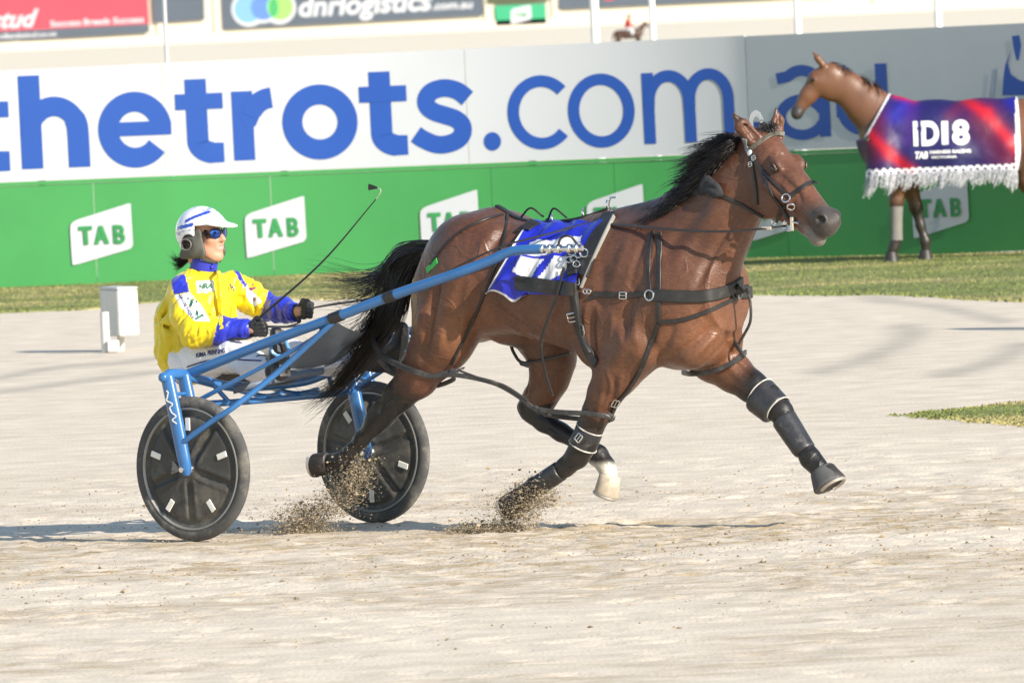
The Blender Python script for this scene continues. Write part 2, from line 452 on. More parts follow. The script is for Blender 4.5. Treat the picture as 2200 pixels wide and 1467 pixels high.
# ------------------------------------------------------------------ the curved hoarding round the inside of the bend
# plan curve: square to the view on the left, swinging round to face left on the right
_wx = np.linspace(-15, 9.5, 600)
_ph = np.radians(np.interp(_wx, [-15, -2.4, -.2, 1.2, 2.15, 2.35, 9.5], [0, 0, 12, 24, 35, 45, 46]))
_wy = 107.9 - np.concatenate([[0], np.cumsum(np.tan(_ph[1:])*np.diff(_wx))])
def wall_y(x): return float(np.interp(x, _wx, _wy))
def wall_n(x):
    p = float(np.interp(x, _wx, _ph)); return Vector((-math.sin(p), -math.cos(p), 0))
def on_wall(px, py, out=.0):
    r = sight(px, py); y = 106.0
    for _ in range(30):
        x = r.x*y/r.y; y = .5*y+.5*wall_y(x)
    P = EYE+r*(y/r.y); return P + wall_n(P.x)*out
def base_line(px): return 620.5-.0405*px+ (0.0000055*max(px-1300, 0)**2)*0 if px < 1500 else 620.5-.0405*px+ (px-1500)*.006
def seam_line(px): return 392.6-.0404*px
def top_line(px): return 152.7-.0472*px
WHITE = mat('white_vinyl', (.50, .515, .55), rough=.45, var=.04, vscale=.6, bump=.004, bscale=1.2)
GREEN = mat('green_vinyl', (.048, .27, .072), rough=.5, var=.10, vscale=.9, bump=.006, bscale=1.0)
WBLUE = mat('blue_print', (.013, .072, .35), rough=.5, var=.05, vscale=1.0)
POSTG = mat('galvanised_steel', (.50, .52, .54), rough=.4, metal=.3, var=.1)
wall = empty('advertising_hoarding', Matrix.Translation((0, 107.9, 0)), 'long curved hoarding, white above with big blue web address, green below', 'hoarding')
ORG[wall.name] = (0, 107.9, 0)
def wall_panel(name, m, px0, px1, lo, hi, out, n=40, th=.03):
    """a sheet of the hoarding between two picture columns and two height lines, with thickness"""
    V = []; F = []
    for i in range(n+1):
        px = px0+(px1-px0)*i/n
        # sheared columns: the picture is slightly rolled
        a = on_wall(px+.0*0, lo(px)); b = on_wall(px, hi(px)); 
        x = a.x; nn = wall_n(x)
        zb, zt = a.z, b.z
        for z in (zb, zt):
            for d in (out, out-th): V.append(Vector((x, a.y, z))+nn*d)
    for i in range(n):
        k = i*4; l = k+4
        F += [(k, l, l+2, k+2), (k+1, k+3, l+3, l+1), (k+2, l+2, l+3, k+3), (k, k+1, l+1, l)]
    F += [(0, 2, 3, 1), (n*4, n*4+1, n*4+3, n*4+2)]
    return mesh_obj(name, V, F, m, wall, True, autosm=30)
wcols = [-1500, 357, 1010, 1616, 2900]
for i in range(4):
    wall_panel('white_panel', WHITE, wcols[i]+(1.2 if i else 0), wcols[i+1]-1.2 if i < 3 else wcols[i+1], lambda p: seam_line(p)-1.0, top_line if i < 3 else (lambda p: top_line(p)+1.5), .035)
gcols = [-1500, -700, -200, 210, 590, 1065, 1330, 1700, 2900]
for i in range(8):
    wall_panel('green_panel', GREEN, gcols[i]+(.6 if i else 0), gcols[i+1]-.6, lambda p: base_line(p)+3, lambda p: seam_line(p)+9, .03)
wall_panel('green_rail', GREEN, -1500, 2900, lambda p: seam_line(p)+8.5, lambda p: seam_line(p)+.5, .042, n=90)

# lettering: strokes laid flat on the hoarding ---------------------------------
def LX(X, Y): return (X-.05*Y, 364-.0405*(X-48.5)-Y)
LET = {}
def stroke(M_, pts, w, closed=False, out=.04, mapf=LX):
    """flat ribbon of width w (picture px on the hoarding) along letter-space pts; butt ends; w may vary"""
    P = np.asarray(pts, float); N = len(P)
    ww = [w]*N if not hasattr(w, '__len__') else w
    V = []
    for i in range(N):
        if closed: t = P[(i+1) % N]-P[i-1]
        else: t = P[min(i+1, N-1)]-P[max(i-1, 0)]
        t = t/np.linalg.norm(t); nn = np.array([-t[1], t[0]])
        for s in (.5, -.5):
            q = P[i]+nn*ww[i]*s; V.append(on_wall(*mapf(*q), out))
    F = []
    for i in range(N if closed else N-1):
        j = (i+1) % N; F.append((2*i+1, 2*j+1, 2*j, 2*i))
    n = len(M_.v); M_.v += [tuple(p) for p in V]; M_.f += [tuple(k+n for k in f) for f in F]; M_.m += [0]*len(F)
def arc(cx, cy, rx, ry, a0, a1, n=28):
    return [(cx+rx*math.cos(math.radians(a0+(a1-a0)*i/n)), cy+ry*math.sin(math.radians(a0+(a1-a0)*i/n))) for i in range(n+1)]
def poly(M_, pts, out=.04, mapf=LX):
    V = [on_wall(*mapf(*p), out) for p in pts]; n = len(M_.v); M_.v += [tuple(p) for p in V]; M_.f.append(tuple(range(n, n+len(V)))); M_.m.append(0)
def letter(name, draw):
    M_ = MB(); draw(M_); M_.build(name, WBLUE, wall, False)
def L_t(x):
    def d(M_):
        stroke(M_, [(x+23, 178), (x+23, 45)]+[(x+23+ (1-math.cos(a))*36, 45-math.sin(a)*26) for a in np.linspace(0.15, 1.5, 10)]+[(x+78, 19)], [46]*11+[43, 42], out=.040)
        poly(M_, [(x-22, 113), (x+80, 113), (x+80, 147), (x-22, 147)], out=.0415)
    return d
def L_h(M_):
    poly(M_, [(48, 0), (94, 0), (94, 200), (48, 200)])
    stroke(M_, [(71, 70)]+arc(121.5, 80, 50, 52, 172, 0, 20)+[(172, 60), (172, 0)], [40]*5+[42]*13+[46]*6, out=.0415)
def L_e(M_):
    c = (294, 75)
    stroke(M_, arc(c[0], c[1], 57.5, 60, 4, 322, 44), [43]*45)
    poly(M_, [(250, 62), (372, 62), (372, 92), (250, 92)], out=.0415)
def L_r(M_):
    poly(M_, [(504, 0), (549, 0), (549, 148), (504, 148)])
    stroke(M_, [(526, 80)]+arc(592, 72, 54, 60, 165, 92, 12), [40]*4+[44]*10, out=.0415)
def L_o(cx, rx, ry, w):
    def d(M_): stroke(M_, arc(cx, 75.5, rx-w/2, ry-w/2, 0, 360, 56)[:-1], w, True)
    return d
def L_s(M_):
    P = [(1012, 113), (995, 128), (975, 136), (955, 137), (934, 130), (923, 115), (925, 99), (940, 87), (962, 79), (983, 71), (997, 58), (998, 40), (986, 25), (962, 17), (938, 18), (912, 30), (897, 41)]
    stroke(M_, spline(P, 5), 38)
def L_dot(x, r):
    def d(M_): poly(M_, arc(x, 19, r*.93, r, 0, 360, 28)[:-1])
    return d
def L_c(M_): stroke(M_, arc(1170, 77, 61, 67, 42, 318, 44), 25)
def L_m(M_):
    poly(M_, [(1389, 0), (1414, 0), (1414, 152), (1389, 152)])
    stroke(M_, [(1402, 75)]+arc(1446, 90, 43, 54, 175, 0, 22)+[(1490, 60), (1490, 0)], 25, out=.0415)
    stroke(M_, [(1491, 75)]+arc(1533, 90, 42, 55, 175, 0, 22)+[(1575, 60), (1575, 0)], 24, out=.043)
def L_a(M_):
    stroke(M_, [(1681, 128)]+arc(1734, 88, 46, 56, 128, 0, 22)+[(1780, 50), (1780, 0)], 24)
    stroke(M_, arc(1732, 44, 46, 38, 20, 340, 34), 22, out=.0415)
def L_u(M_):
    poly(M_, [(1806, 40), (1830, 40), (1830, 152), (1806, 152)])
    stroke(M_, [(1818, 70)]+arc(1862, 62, 44, 50, 188, 350, 24)+[(1905, 62), (1905, 152)], 24, out=.0415)
    poly(M_, [(1894, 0), (1918, 0), (1918, 152), (1894, 152)], out=.043)
letter('letter_t', L_t(-55)); letter('letter_h', L_h); letter('letter_e', L_e); letter('letter_t', L_t(405)); letter('letter_r', L_r)
letter('letter_o', L_o(692, 81, 80.5, 43)); letter('letter_t', L_t(801)); letter('letter_s', L_s); letter('full_stop', L_dot(1061, 20))
letter('letter_c', L_c); letter('letter_o', L_o(1299, 72, 79.5, 24.5)); letter('letter_m', L_m); letter('full_stop', L_dot(1632, 19)); letter('letter_a', L_a); letter('letter_u', L_u)
# the blue emblem at the right end
def raw(x, y): return (x, y)
def emblem(M_):
    poly(M_, [(2180, 78), (2196, 76), (2200, 98), (2195, 130), (2190, 130), (2184, 105)], mapf=raw)
    poly(M_, [(2178, 110), (2171, 135), (2178, 160), (2195, 172), (2214, 178), (2214, 205), (2160, 205), (2162, 170), (2166, 140)], mapf=raw, out=.0415)
letter('thistle_emblem', emblem)
M_ = MB(); poly(M_, [(2138, 150), (2147, 148), (2141, 210), (2131, 210)], mapf=raw); M_.build('grey_stroke', mat('grey_print', (.32, .36, .45), rough=.5), wall, False)
# white flag signs with green letters
SIGN = [(151, 492), (152, 483), (157, 477), (166, 472), (275, 437.5), (281, 437), (283.5, 480), (286, 522), (285, 529), (279, 535), (168, 567.5), (156, 569.5), (153, 530)]
TABGREEN = mat('dark_green_print', (.03, .24, .07), rough=.5)
for (ox, oy, kx) in [(0, 0, 1), (375, -15.5, .985), (753, -29, .95), (1113, -41, .93), (1468, -53, .93), (1815, -58, .91)]:
    f = lambda x, y: (151+(x-151)*kx+ox, y+oy)
    M_ = MB(); poly(M_, SIGN, out=.046, mapf=f); sg = M_.build('flag_sign', WHITE, wall, False)
    M_ = MB()
    for q in ([(168.5, 486.5), (198, 485), (198.4, 494), (169, 495.5)], [(178.6, 493), (188.4, 492.6), (191, 525.5), (181.2, 526)]): poly(M_, q[::-1], out=.056+.0025*(len(M_.f)), mapf=f)
    M_.build('letter_t', TABGREEN, sg, False)
    M_ = MB()
    for q in ([(212, 485), (221, 484.6), (212.5, 525), (203, 525.4)], [(212, 485), (221, 484.6), (236, 523.4), (226, 523.8)], [(210, 507), (228, 506), (228.5, 514), (210.4, 515)]): poly(M_, q[::-1], out=.056+.0025*(len(M_.f)), mapf=f)
    M_.build('letter_a', TABGREEN, sg, False)
    M_ = MB(); poly(M_, [(242, 483.5), (251.5, 483), (254, 523), (244.5, 523.4)][::-1], out=.056, mapf=f)
    stroke(M_, [(247, 487)]+[(257+6*math.sin(a), 495-7.8*math.cos(a)) for a in np.linspace(0, pi, 10)]+[(248, 503)], 8.2, out=.0585, mapf=f)
    stroke(M_, [(248, 503.4)]+[(258.5+7*math.sin(a), 511.5-7.8*math.cos(a)) for a in np.linspace(0, pi, 10)]+[(250, 519.5)], 8.2, out=.061, mapf=f)
    M_.build('letter_b', TABGREEN, sg, False)
for px in (-1200, -500, 100, 620, 1150, 1700, 2240):
    q = on_wall(px, base_line(px)); t = on_wall(px, top_line(px)); n_ = wall_n(q.x)
    M_ = MB(); M_.box((q.x-n_.x*.06, q.y-n_.y*.06, t.z/2-.05), (.07, .07, t.z-.1)); M_.build('support_post', POSTG, wall, False)

# ------------------------------------------------------------------ grass
GRASS = mat('grass', (.135, .19, .03), rough=.9, spec=.2, attr='gcol', var=.25, vscale=1.5)
def grass_area(name, inside, bounds, height, nblade, hfun, zf, label, seed, patch=.5):
    r2 = np.random.default_rng(seed); x0, x1, y0, y1 = bounds
    nx = int((x1-x0)/.10)+2; ny = int((y1-y0)/.14)+2
    xs = np.linspace(x0, x1, nx); ys = np.linspace(y0, y1, ny); X, Y = np.meshgrid(xs, ys, indexing='ij')
    ins = inside(X, Y)
    Z = zf(X, Y)+np.clip(ins, 0, 1)*height*(.25+.9*fbm(X*3, Y*3, 3)) - (ins <= 0)*.12 + .01
    I = np.arange(nx*ny).reshape(nx, ny); F = np.stack([I[:-1, :-1], I[1:, :-1], I[1:, 1:], I[:-1, 1:]], -1).reshape(-1, 4)
    keep = (ins.ravel()[F] > -.4).any(1); F = F[keep]
    dry = np.clip((fbm(X*.7+5, Y*.9+patch*9, 4)-.42)*5, 0, 1)
    def gc(d): return np.array([.185, .212, .068])*(1-d[..., None])+np.array([.34, .30, .13])*d[..., None]
    dry = np.clip(dry*.8+np.clip(.8-ins*1.2, 0, 1)*.5, 0, 1)
    V = np.stack([X, Y, Z], -1).reshape(-1, 3); C = gc(dry).reshape(-1, 3)
    # blades
    bx = r2.uniform(x0, x1, nblade*3); by = r2.uniform(y0, y1, nblade*3)
    ib = inside(bx, by) > -.15+.3*r2.random(nblade*3); bx = bx[ib][:nblade]; by = by[ib][:nblade]; n = len(bx)
    hb = height*(.8+1.3*r2.random(n))*hfun(bx, by); a = r2.uniform(0, 2*pi, n); w = .010+.012*r2.random(n); ln = r2.normal(0, .35, (n, 2))
    bz = zf(bx, by)+.004
    P = np.zeros((n, 3, 3)); P[:, 0] = np.stack([bx-np.cos(a)*w, by-np.sin(a)*w, bz], -1); P[:, 1] = np.stack([bx+np.cos(a)*w, by+np.sin(a)*w, bz], -1)
    P[:, 2] = np.stack([bx+ln[:, 0]*hb, by+ln[:, 1]*hb, bz+hb+height*.5], -1)
    dB = np.clip((fbm(bx*.7+5, by*.9+patch*9, 4)-.42)*5+r2.normal(0, .2, n), 0, 1)
    cb = np.repeat(gc(dB), 3, 0)*np.repeat(.75+.5*r2.random((n, 1)), 3, 0)
    nb = len(V); FB = (np.arange(n*3).reshape(n, 3)+nb)
    o = mesh_obj(name, np.vstack([V, P.reshape(-1, 3)]), F.tolist()+FB.tolist(), GRASS, None, False, attrs={'gcol': np.vstack([C, cb])})
    tag(o, label, 'grass', kind='stuff'); return o
# verge in front of the hoarding: outer edge read off the picture
_edge = [(-1500, 740), (-300, 684), (0, 672), (180, 668), (330, 652), (520, 648), (800, 640), (1300, 634), (1620, 634), (1800, 634), (2000, 640), (2100, 648), (2200, 652), (2420, 668)]
_eg = np.array([tuple(ground_at(*p))[:2] for p in _edge])
def mound(x, y): 
    e = np.interp(x, _eg[:, 0], _eg[:, 1]); return np.clip((x-.5)/4, 0, 1)*np.clip((y-e)/6, 0, 1)*.0
def verge_in(x, y):
    e = np.interp(x, _eg[:, 0], _eg[:, 1]); w = np.interp(x, _wx, _wy)
    return np.minimum((y-e+(fbm(x*1.3, y*.4, 3)-.45)*2.2)/1.2, (w+.35-y)/.3)
grass_area('grass_verge', verge_in, (-11.6, 7.6, 86, 108.6), .010, 100000, lambda x, y: 1+0*x, mound, 'mown grass verge along the foot of the hoarding', 5)
_pg = [tuple(ground_at(*p))[:2] for p in [(1890, 897), (2060, 880), (2200, 866), (2420, 845), (2420, 935), (2200, 917), (2040, 908)]]
def patch_in(x, y):
    d = np.full(np.shape(x), 9.0)
    n = len(_pg); area = sum(_pg[i][0]*_pg[(i+1) % n][1]-_pg[(i+1) % n][0]*_pg[i][1] for i in range(n)); sg = 1 if area > 0 else -1
    for i in range(n):
        (ax, ay), (bx, by) = _pg[i], _pg[(i+1) % n]; L_ = math.hypot(bx-ax, by-ay)
        d = np.minimum(d, sg*((bx-ax)*(y-ay)-(by-ay)*(x-ax))/L_)
    return d*1.6+(fbm(np.asarray(x)*2, np.asarray(y)*1.2, 3)-.45)*.5
grass_area('grass_patch', patch_in, (1.6, 4.8, 62, 74), .007, 22000, lambda x, y: 1+0*x, lambda x, y: 0*x, 'low wedge of grass at the right edge of the sand', 8, .9)

# ------------------------------------------------------------------ the far side: outer wall with billboards
FARY = 1400.0; FARZ = -1.4
CREAM = mat('cream_wall', (.62, .57, .47), rough=.85, var=.06, vscale=.08)
SLATE = mat('slate_board', (.075, .095, .125), rough=.55, var=.05, vscale=.2)
REDB = mat('red_board', (.52, .055, .085), rough=.55, var=.05, vscale=.2)
def far_pt(px, py, out=0.0): 
    p = at_depth(px, py, FARY-out); return p
def far_lo(px): return 122-.0545*px+ .0000055*px*px*0
fw = empty('boundary_wall', Matrix.Translation((0, FARY, 0)), 'long cream boundary wall with pilasters on the far side of the course', 'wall'); ORG[fw.name] = (0, FARY, 0)
M_ = MB(); xa, xb = at_depth(-400, 0, FARY).x, at_depth(2600, 0, FARY).x
M_.box(((xa+xb)/2, FARY+.3, 5.0+FARZ), (xb-xa, .6, 12.0)); M_.build('wall_face', CREAM, fw, False)
for px in (30, 345, 468, 1050, 1195, 1885):
    p = at_depth(px, 0, FARY); M_ = MB(); M_.box((p.x, FARY-.12, 5.05+FARZ), (1.1, .3, 12.0)); M_.build('pilaster', CREAM, fw, False)
M_ = MB(); M_.box(((xa+xb)/2, FARY-.25, .45+FARZ), (xb-xa, .5, 1.3)); M_.build('plinth', CREAM, fw, False)
def board(name, c, m, label, group=None, out=.5, th=.2):
    """billboard: px corners TL,TR,BR,BL"""
    V = [far_pt(*p, out) for p in c]+[far_pt(*p, out)+Vector((0, th, 0)) for p in c]
    ctr = sum((v for v in V), Vector())/8
    o = empty(name, Matrix.Translation((ctr.x, FARY-out, ctr.z)), label, 'billboard', group); ORG[o.name] = (ctr.x, FARY-out, ctr.z)
    mesh_obj('board_face', V, [(3, 2, 1, 0), (4, 5, 6, 7), (0, 1, 5, 4), (1, 2, 6, 5), (2, 3, 7, 6), (3, 0, 4, 7)], m, o, False); return o
def fpoly(o, name, m, pts, out):
    return mesh_obj(name, [far_pt(*p, out) for p in pts], [tuple(range(len(pts)))[::-1]], m, o, False)
def fstroke(M_, pts, w, out):
    P = np.asarray(pts, float); V = []; N = len(P)
    for i in range(N):
        t = P[min(i+1, N-1)]-P[max(i-1, 0)]; t = t/np.linalg.norm(t); nn = np.array([-t[1], t[0]])*w/2
        V += [far_pt(*(P[i]+nn), out), far_pt(*(P[i]-nn), out)]
    n = len(M_.v); M_.v += [tuple(p) for p in V]; F = [(2*i, 2*i+2, 2*i+3, 2*i+1) for i in range(N-1)]; M_.f += [tuple(k+n for k in f) for f in F]; M_.m += [0]*len(F)
def text_mesh(body, bold=0.0, shear=0.0, spacing=1.0):
    cu = bpy.data.curves.new('txt', 'FONT'); cu.body = body; cu.offset = bold; cu.shear = shear; cu.space_character = spacing; cu.resolution_u = 4
    ob = bpy.data.objects.new('txt', cu); COL.objects.link(ob)
    dg = bpy.context.evaluated_depsgraph_get(); me = ob.evaluated_get(dg).to_mesh()
    V = np.array([v.co[:2] for v in me.vertices]); F = [tuple(p.vertices) for p in me.polygons]
    ob.evaluated_get(dg).to_mesh_clear(); bpy.data.objects.remove(ob); bpy.data.curves.remove(cu)
    return V, F
def ftext(o, name, body, m, x, y, h, length=None, slope=-.05, bold=.02, shear=0.0, out=.52):
    V, F = text_mesh(body, bold, shear); sx = h/.72 if length is None else length/(V[:, 0].max()-V[:, 0].min())
    sy = h/.72; X = (V[:, 0]-V[:, 0].min())*sx
    P = [far_pt(x+X[i], y-V[i, 1]*sy+slope*X[i], out) for i in range(len(V))]
    return mesh_obj(name, P, F, m, o, False)
b = board('billboard', [(-60, -60), (314, -60), (321, 52), (-60, 76)], REDB, 'red billboard with white brush script at the far left', None)
fpoly(b, 'grey_strip', SLATE, [(-60, 78.5), (-60, 71), (320, 51.5), (321, 71), (-60, 93)][1:], .52)
ftext(b, 'script', 'stud', WHITE, -22, 62, 38, 105, bold=.03, shear=.35, out=.55)
[ftext(b, 'slogan', w_, WHITE, x_, 58-.05*(x_-108), 13, l_, bold=.03, out=.55) for w_, x_, l_ in (('Success', 108, 66), ('Breeds', 180, 56), ('Success', 243, 66))]
ftext(b, 'web_address', 'woodlandsstud.co.nz', WHITE, -30, 85, 10, 152, bold=.03, out=.56)
b2 = board('billboard', [(326, -60), (436, -60), (440, 43), (332, 50)], SLATE, 'plain slate grey billboard behind the grey pole at top left', None)
b3 = board('billboard', [(473, -60), (1032, -60), (1038, 34), (479, 64)], SLATE, 'slate billboard with blue and green circles and white lettering', None)
CIRC = [(WHITE, 535, 20, 38, .52), (WHITE, 564, 18, 33, .525), (WHITE, 600, 17, 36, .53), (mat('sky_blue_print', (.16, .34, .66), rough=.5), 533, 20, 30, .54), (mat('mid_blue_print', (.09, .19, .50), rough=.5), 566, 17, 27, .545), (mat('lime_print', (.25, .62, .12), rough=.5), 602, 16, 28, .55), (mat('leaf_print', (.05, .32, .11), rough=.5), 588, 17, 14, .56)]
for m_, cx, cy, r_, o_ in CIRC:
    fpoly(b3, 'circle', m_, [(cx+r_*math.cos(a)*(.75 if r_ == 14 else 1), cy+r_*(1.5 if r_ == 14 else 1)*math.sin(a)) for a in np.linspace(0, 2*pi, 33)[:-1]][::-1], o_)
ftext(b3, 'lettering', 'dnrlogistics', WHITE, 642, 36, 44, 285, bold=.03, shear=.15, out=.55)
ftext(b3, 'lettering', '.com.au', WHITE, 928, 22, 18, 88, bold=.03, shear=.1, out=.55)
b4 = board('billboard', [(1063, 13), (1172, 8), (1174, 51), (1066, 56)], mat('jade_board', (.03, .33, .16), rough=.5), 'small green billboard with a white flag sign on the far wall', None)
fpoly(b4, 'flag_sign', WHITE, [(1097, 26), (1101, 20), (1140, 11), (1142, 38), (1138, 43), (1098, 53)], .53)
ftext(b4, 'lettering', 'TAB', TABGREEN, 1104, 39, 12, 28, out=.55)
b5 = board('billboard', [(1045, -60), (1180, -60), (1180, 2), (1048, 9)], mat('dark_leaf_board', (.07, .08, .04), rough=.6), 'dark billboard cut by the top edge above the small green one', None)
b6 = board('billboard', [(1200, -60), (1880, -60), (1880, -12), (1201, 21)], SLATE, 'long slate billboard cut by the top edge, behind the white poles', None)
fpoly(b6, 'red_disc', REDB, [(1308+14*math.cos(a), -8+10*math.sin(a)) for a in np.linspace(0, 2*pi, 25)[:-1]][::-1], .53)
# poles behind the hoarding
POLEW = mat('white_paint', (.78, .78, .77), rough=.4, var=.04)
for px, w, m_, nm, lb in [(358, 9, POSTG, 'light_pole', 'thin grey pole rising behind the hoarding at the left'), (1281, 20, POLEW, 'rail_post', 'thick white post behind the hoarding, left of the distant rider'), (1405, 14, POLEW, 'rail_post', 'pale post behind the hoarding, just right of the distant horse\'s head'), (1717, 17, POLEW, 'rail_post', 'white post above the hoarding near the rugged horse\'s ears'), (2019, 17, POLEW, 'rail_post', 'white post above the hoarding over the rugged horse\'s back')]:
    d = 122.0 if px < 1000 else 116.0
    p = at_depth(px, 120, d); r_ = w/2*d/FPX
    M_ = MB(); M_.tube([(p.x, d, 0), (p.x, d, 1.6), (p.x, d, 3.6), (p.x, d, 6.0)], [r_*1.15, r_, r_, r_*.9], 16)
    o = M_.build(nm, m_, None); tag(o, lb, 'pole', 'poles behind the hoarding')
    o.data.transform(Matrix.Translation((-p.x, -d, 0))); o.location = (p.x, d, 0)

# ------------------------------------------------------------------ marker box on the sand
WOODW = mat('white_board', (.58, .57, .54), rough=.55, var=.08, vscale=5, dirt=((.45, .40, .33), 6, .55, .5))
def marker(px, py, label):
    g = ground_at(px, py); k = g.y/FPX
    root = empty('marker_box', Matrix.Translation(g), label, 'marker', 'marker boxes on the sand'); ORG[root.name] = tuple(g)
    R = Matrix.Rotation(math.radians(17), 3, 'Z')
    M_ = MB(); M_.tube([g+Vector((0, 0, -.02)), g+Vector((0, 0, 88*k))], 9.5*k, 16); M_.build('upright_tube', POSTG if False else WOODW, root)
    M_ = MB(); M_.box(g+Vector((16*k, -.02, 14*k)), (26*k, .10, 26*k), None, .01); M_.build('foot_block', WOODW, root)
    c = g+Vector((29*k, .36, (33+50)*k)); M_ = MB(); M_.box(c, (46*k, .52, 101*k), R, .012); bx = M_.build('box', WOODW, root)
    M_ = MB(); M_.box(c+Vector((0, 0, 53*k)), (47*k, .53, 5*k), R, .006); M_.build('lid', WOODW, root)
    M_ = MB(); M_.tube([c+Vector((0, 0, -84*k)), c+Vector((0, 0, -48*k))], 8*k, 12); M_.build('stake', WOODW, root)
    return root
marker(228, 758, 'white box on a tube with a foot block, standing on the sand at left')
marker(2262, 709, 'white marker box out of frame at right, throwing a thin shadow')

# loose crumbs of sand lying in the churned lane
def crumbs():
    r2 = np.random.default_rng(77); n = 3600
    x = r2.uniform(-3.6, 3.6, n*3); y = np.concatenate([r2.normal(53.2, 3.4, n*2), r2.uniform(41, 60, n)])
    k = (y > 40.5) & (y < 63) & (fbm(x*.75+40, y*.8+11, 5)+.08*r2.normal(0, 1, n*3) > .50); x = x[k][:n]; y = y[k][:n]; n = len(x)
    base = np.array([(1, 0, 0), (-1, 0, 0), (0, 1, 0), (0, -1, 0), (0, 0, 1), (0, 0, -1)], float); fc = np.array([(0, 2, 4), (2, 1, 4), (1, 3, 4), (3, 0, 4), (2, 0, 5), (1, 2, 5), (3, 1, 5), (0, 3, 5)])
    s_ = np.minimum(.0028*np.exp(np.abs(r2.normal(0, .5, n))), .010); V = base[None]*r2.uniform(.6, 1.4, (n, 6, 1))*s_[:, None, None]*np.array([1.5, 1.2, .8]); a = r2.uniform(0, 6.3, n); c, sn = np.cos(a)[:, None], np.sin(a)[:, None]
    V = np.stack([V[..., 0]*c-V[..., 1]*sn, V[..., 0]*sn+V[..., 1]*c, V[..., 2]], -1)+np.stack([x, y, s_*.3], -1)[:, None]
    F = (fc[None]+np.arange(n)[:, None, None]*6).reshape(-1, 3)
    C = np.repeat(np.where(r2.random((n, 1)) < .55, np.array([[.30, .225, .13]]), np.array([[.36, .29, .20]]))*r2.uniform(.7, 1.2, (n, 1)), 6, 0)
    tag(mesh_obj('sand_crumbs', V.reshape(-1, 3), F, SAND, None, False, attrs={'sandcol': C}), 'loose crumbs of damp sand lying on the churned track', 'sand', kind='stuff')
crumbs()
# ================================================================== THE PACING HORSE
def A(px, py, v=0.0): return np.array(at(px, py, v))
HORSE_S = 1.95
horse = race_root('horse', HORSE_S, 0, 'bay pacing horse in full stride with black mane and tail, pulling the sulky', 'horse')
HW = .13                                            # half the distance between the leg planes
# head frame: poll, muzzle, sideways, out of the forehead
P0 = A(1640, 300)
def along(px, py, base, dist):
    """point on the line of sight at a given distance from base, on the near side"""
    r = np.array(sight_l(px, py)); o = np.array(EYE_L); t0 = (base-o)@r; q = o+r*t0; h = math.sqrt(max(dist**2-np.sum((q-base)**2), 0)); return q-r*h
P1 = along(1795, 482, P0, .65)
h1 = (P1-P0)/np.linalg.norm(P1-P0)
h2 = np.cross(np.array([0, 0, 1.0]), h1); h2 /= np.linalg.norm(h2)        # towards the horse's left
h2 = h2 + .02*np.array([0, 0, 1]); h2 -= h1*(h1@h2); h2 /= np.linalg.norm(h2)
h3 = np.cross(h1, h2); h3 /= np.linalg.norm(h3)
if h3[2] < 0: h3 = -h3
HS = 1.13
def HD(a, b, c): return P0+h1*a*1.06+h2*b*1.2+h3*c*1.08

def torso(X, Y, Z):
    # stations: s, top z, bottom z, half width
    st = np.array([[1.0, 1.34, 1.00, .10], [1.10, 1.43, .93, .19], [1.22, 1.485, .90, .25], [1.38, 1.505, .935, .275], [1.55, 1.485, .935, .27], [1.75, 1.465, .885, .285], [1.95, 1.47, .835, .29], [2.15, 1.50, .81, .275],
                   [2.32, 1.525, .80, .25], [2.5, 1.50, .82, .235], [2.65, 1.42, .88, .215], [2.76, 1.32, .95, .16]])
    s = X[:, 0, 0]; g = [np.interp(s, st[:, 0], st[:, i]) for i in (1, 2, 3)]
    ker = np.ones(13)/13
    g = [np.convolve(np.pad(q, 6, 'edge'), ker, 'valid') for q in g]
    top, bot, wd = [q[:, None, None] for q in g]; c = (top+bot)/2*.5+.5*(bot+.45*(top-bot)); hu = top-c; hd = c-bot
    hz = np.where(Z > c, hu, hd)
    yn = np.abs(Y)/wd; zn = np.abs(Z-c)/hz; p = 2.15
    rr = (yn**p+zn**p)**(1/p)
    d = (rr-1)*np.minimum(wd, hz)
    d = np.maximum(d, np.maximum(st[0, 0]-X, X-st[-1, 0]))
    return d

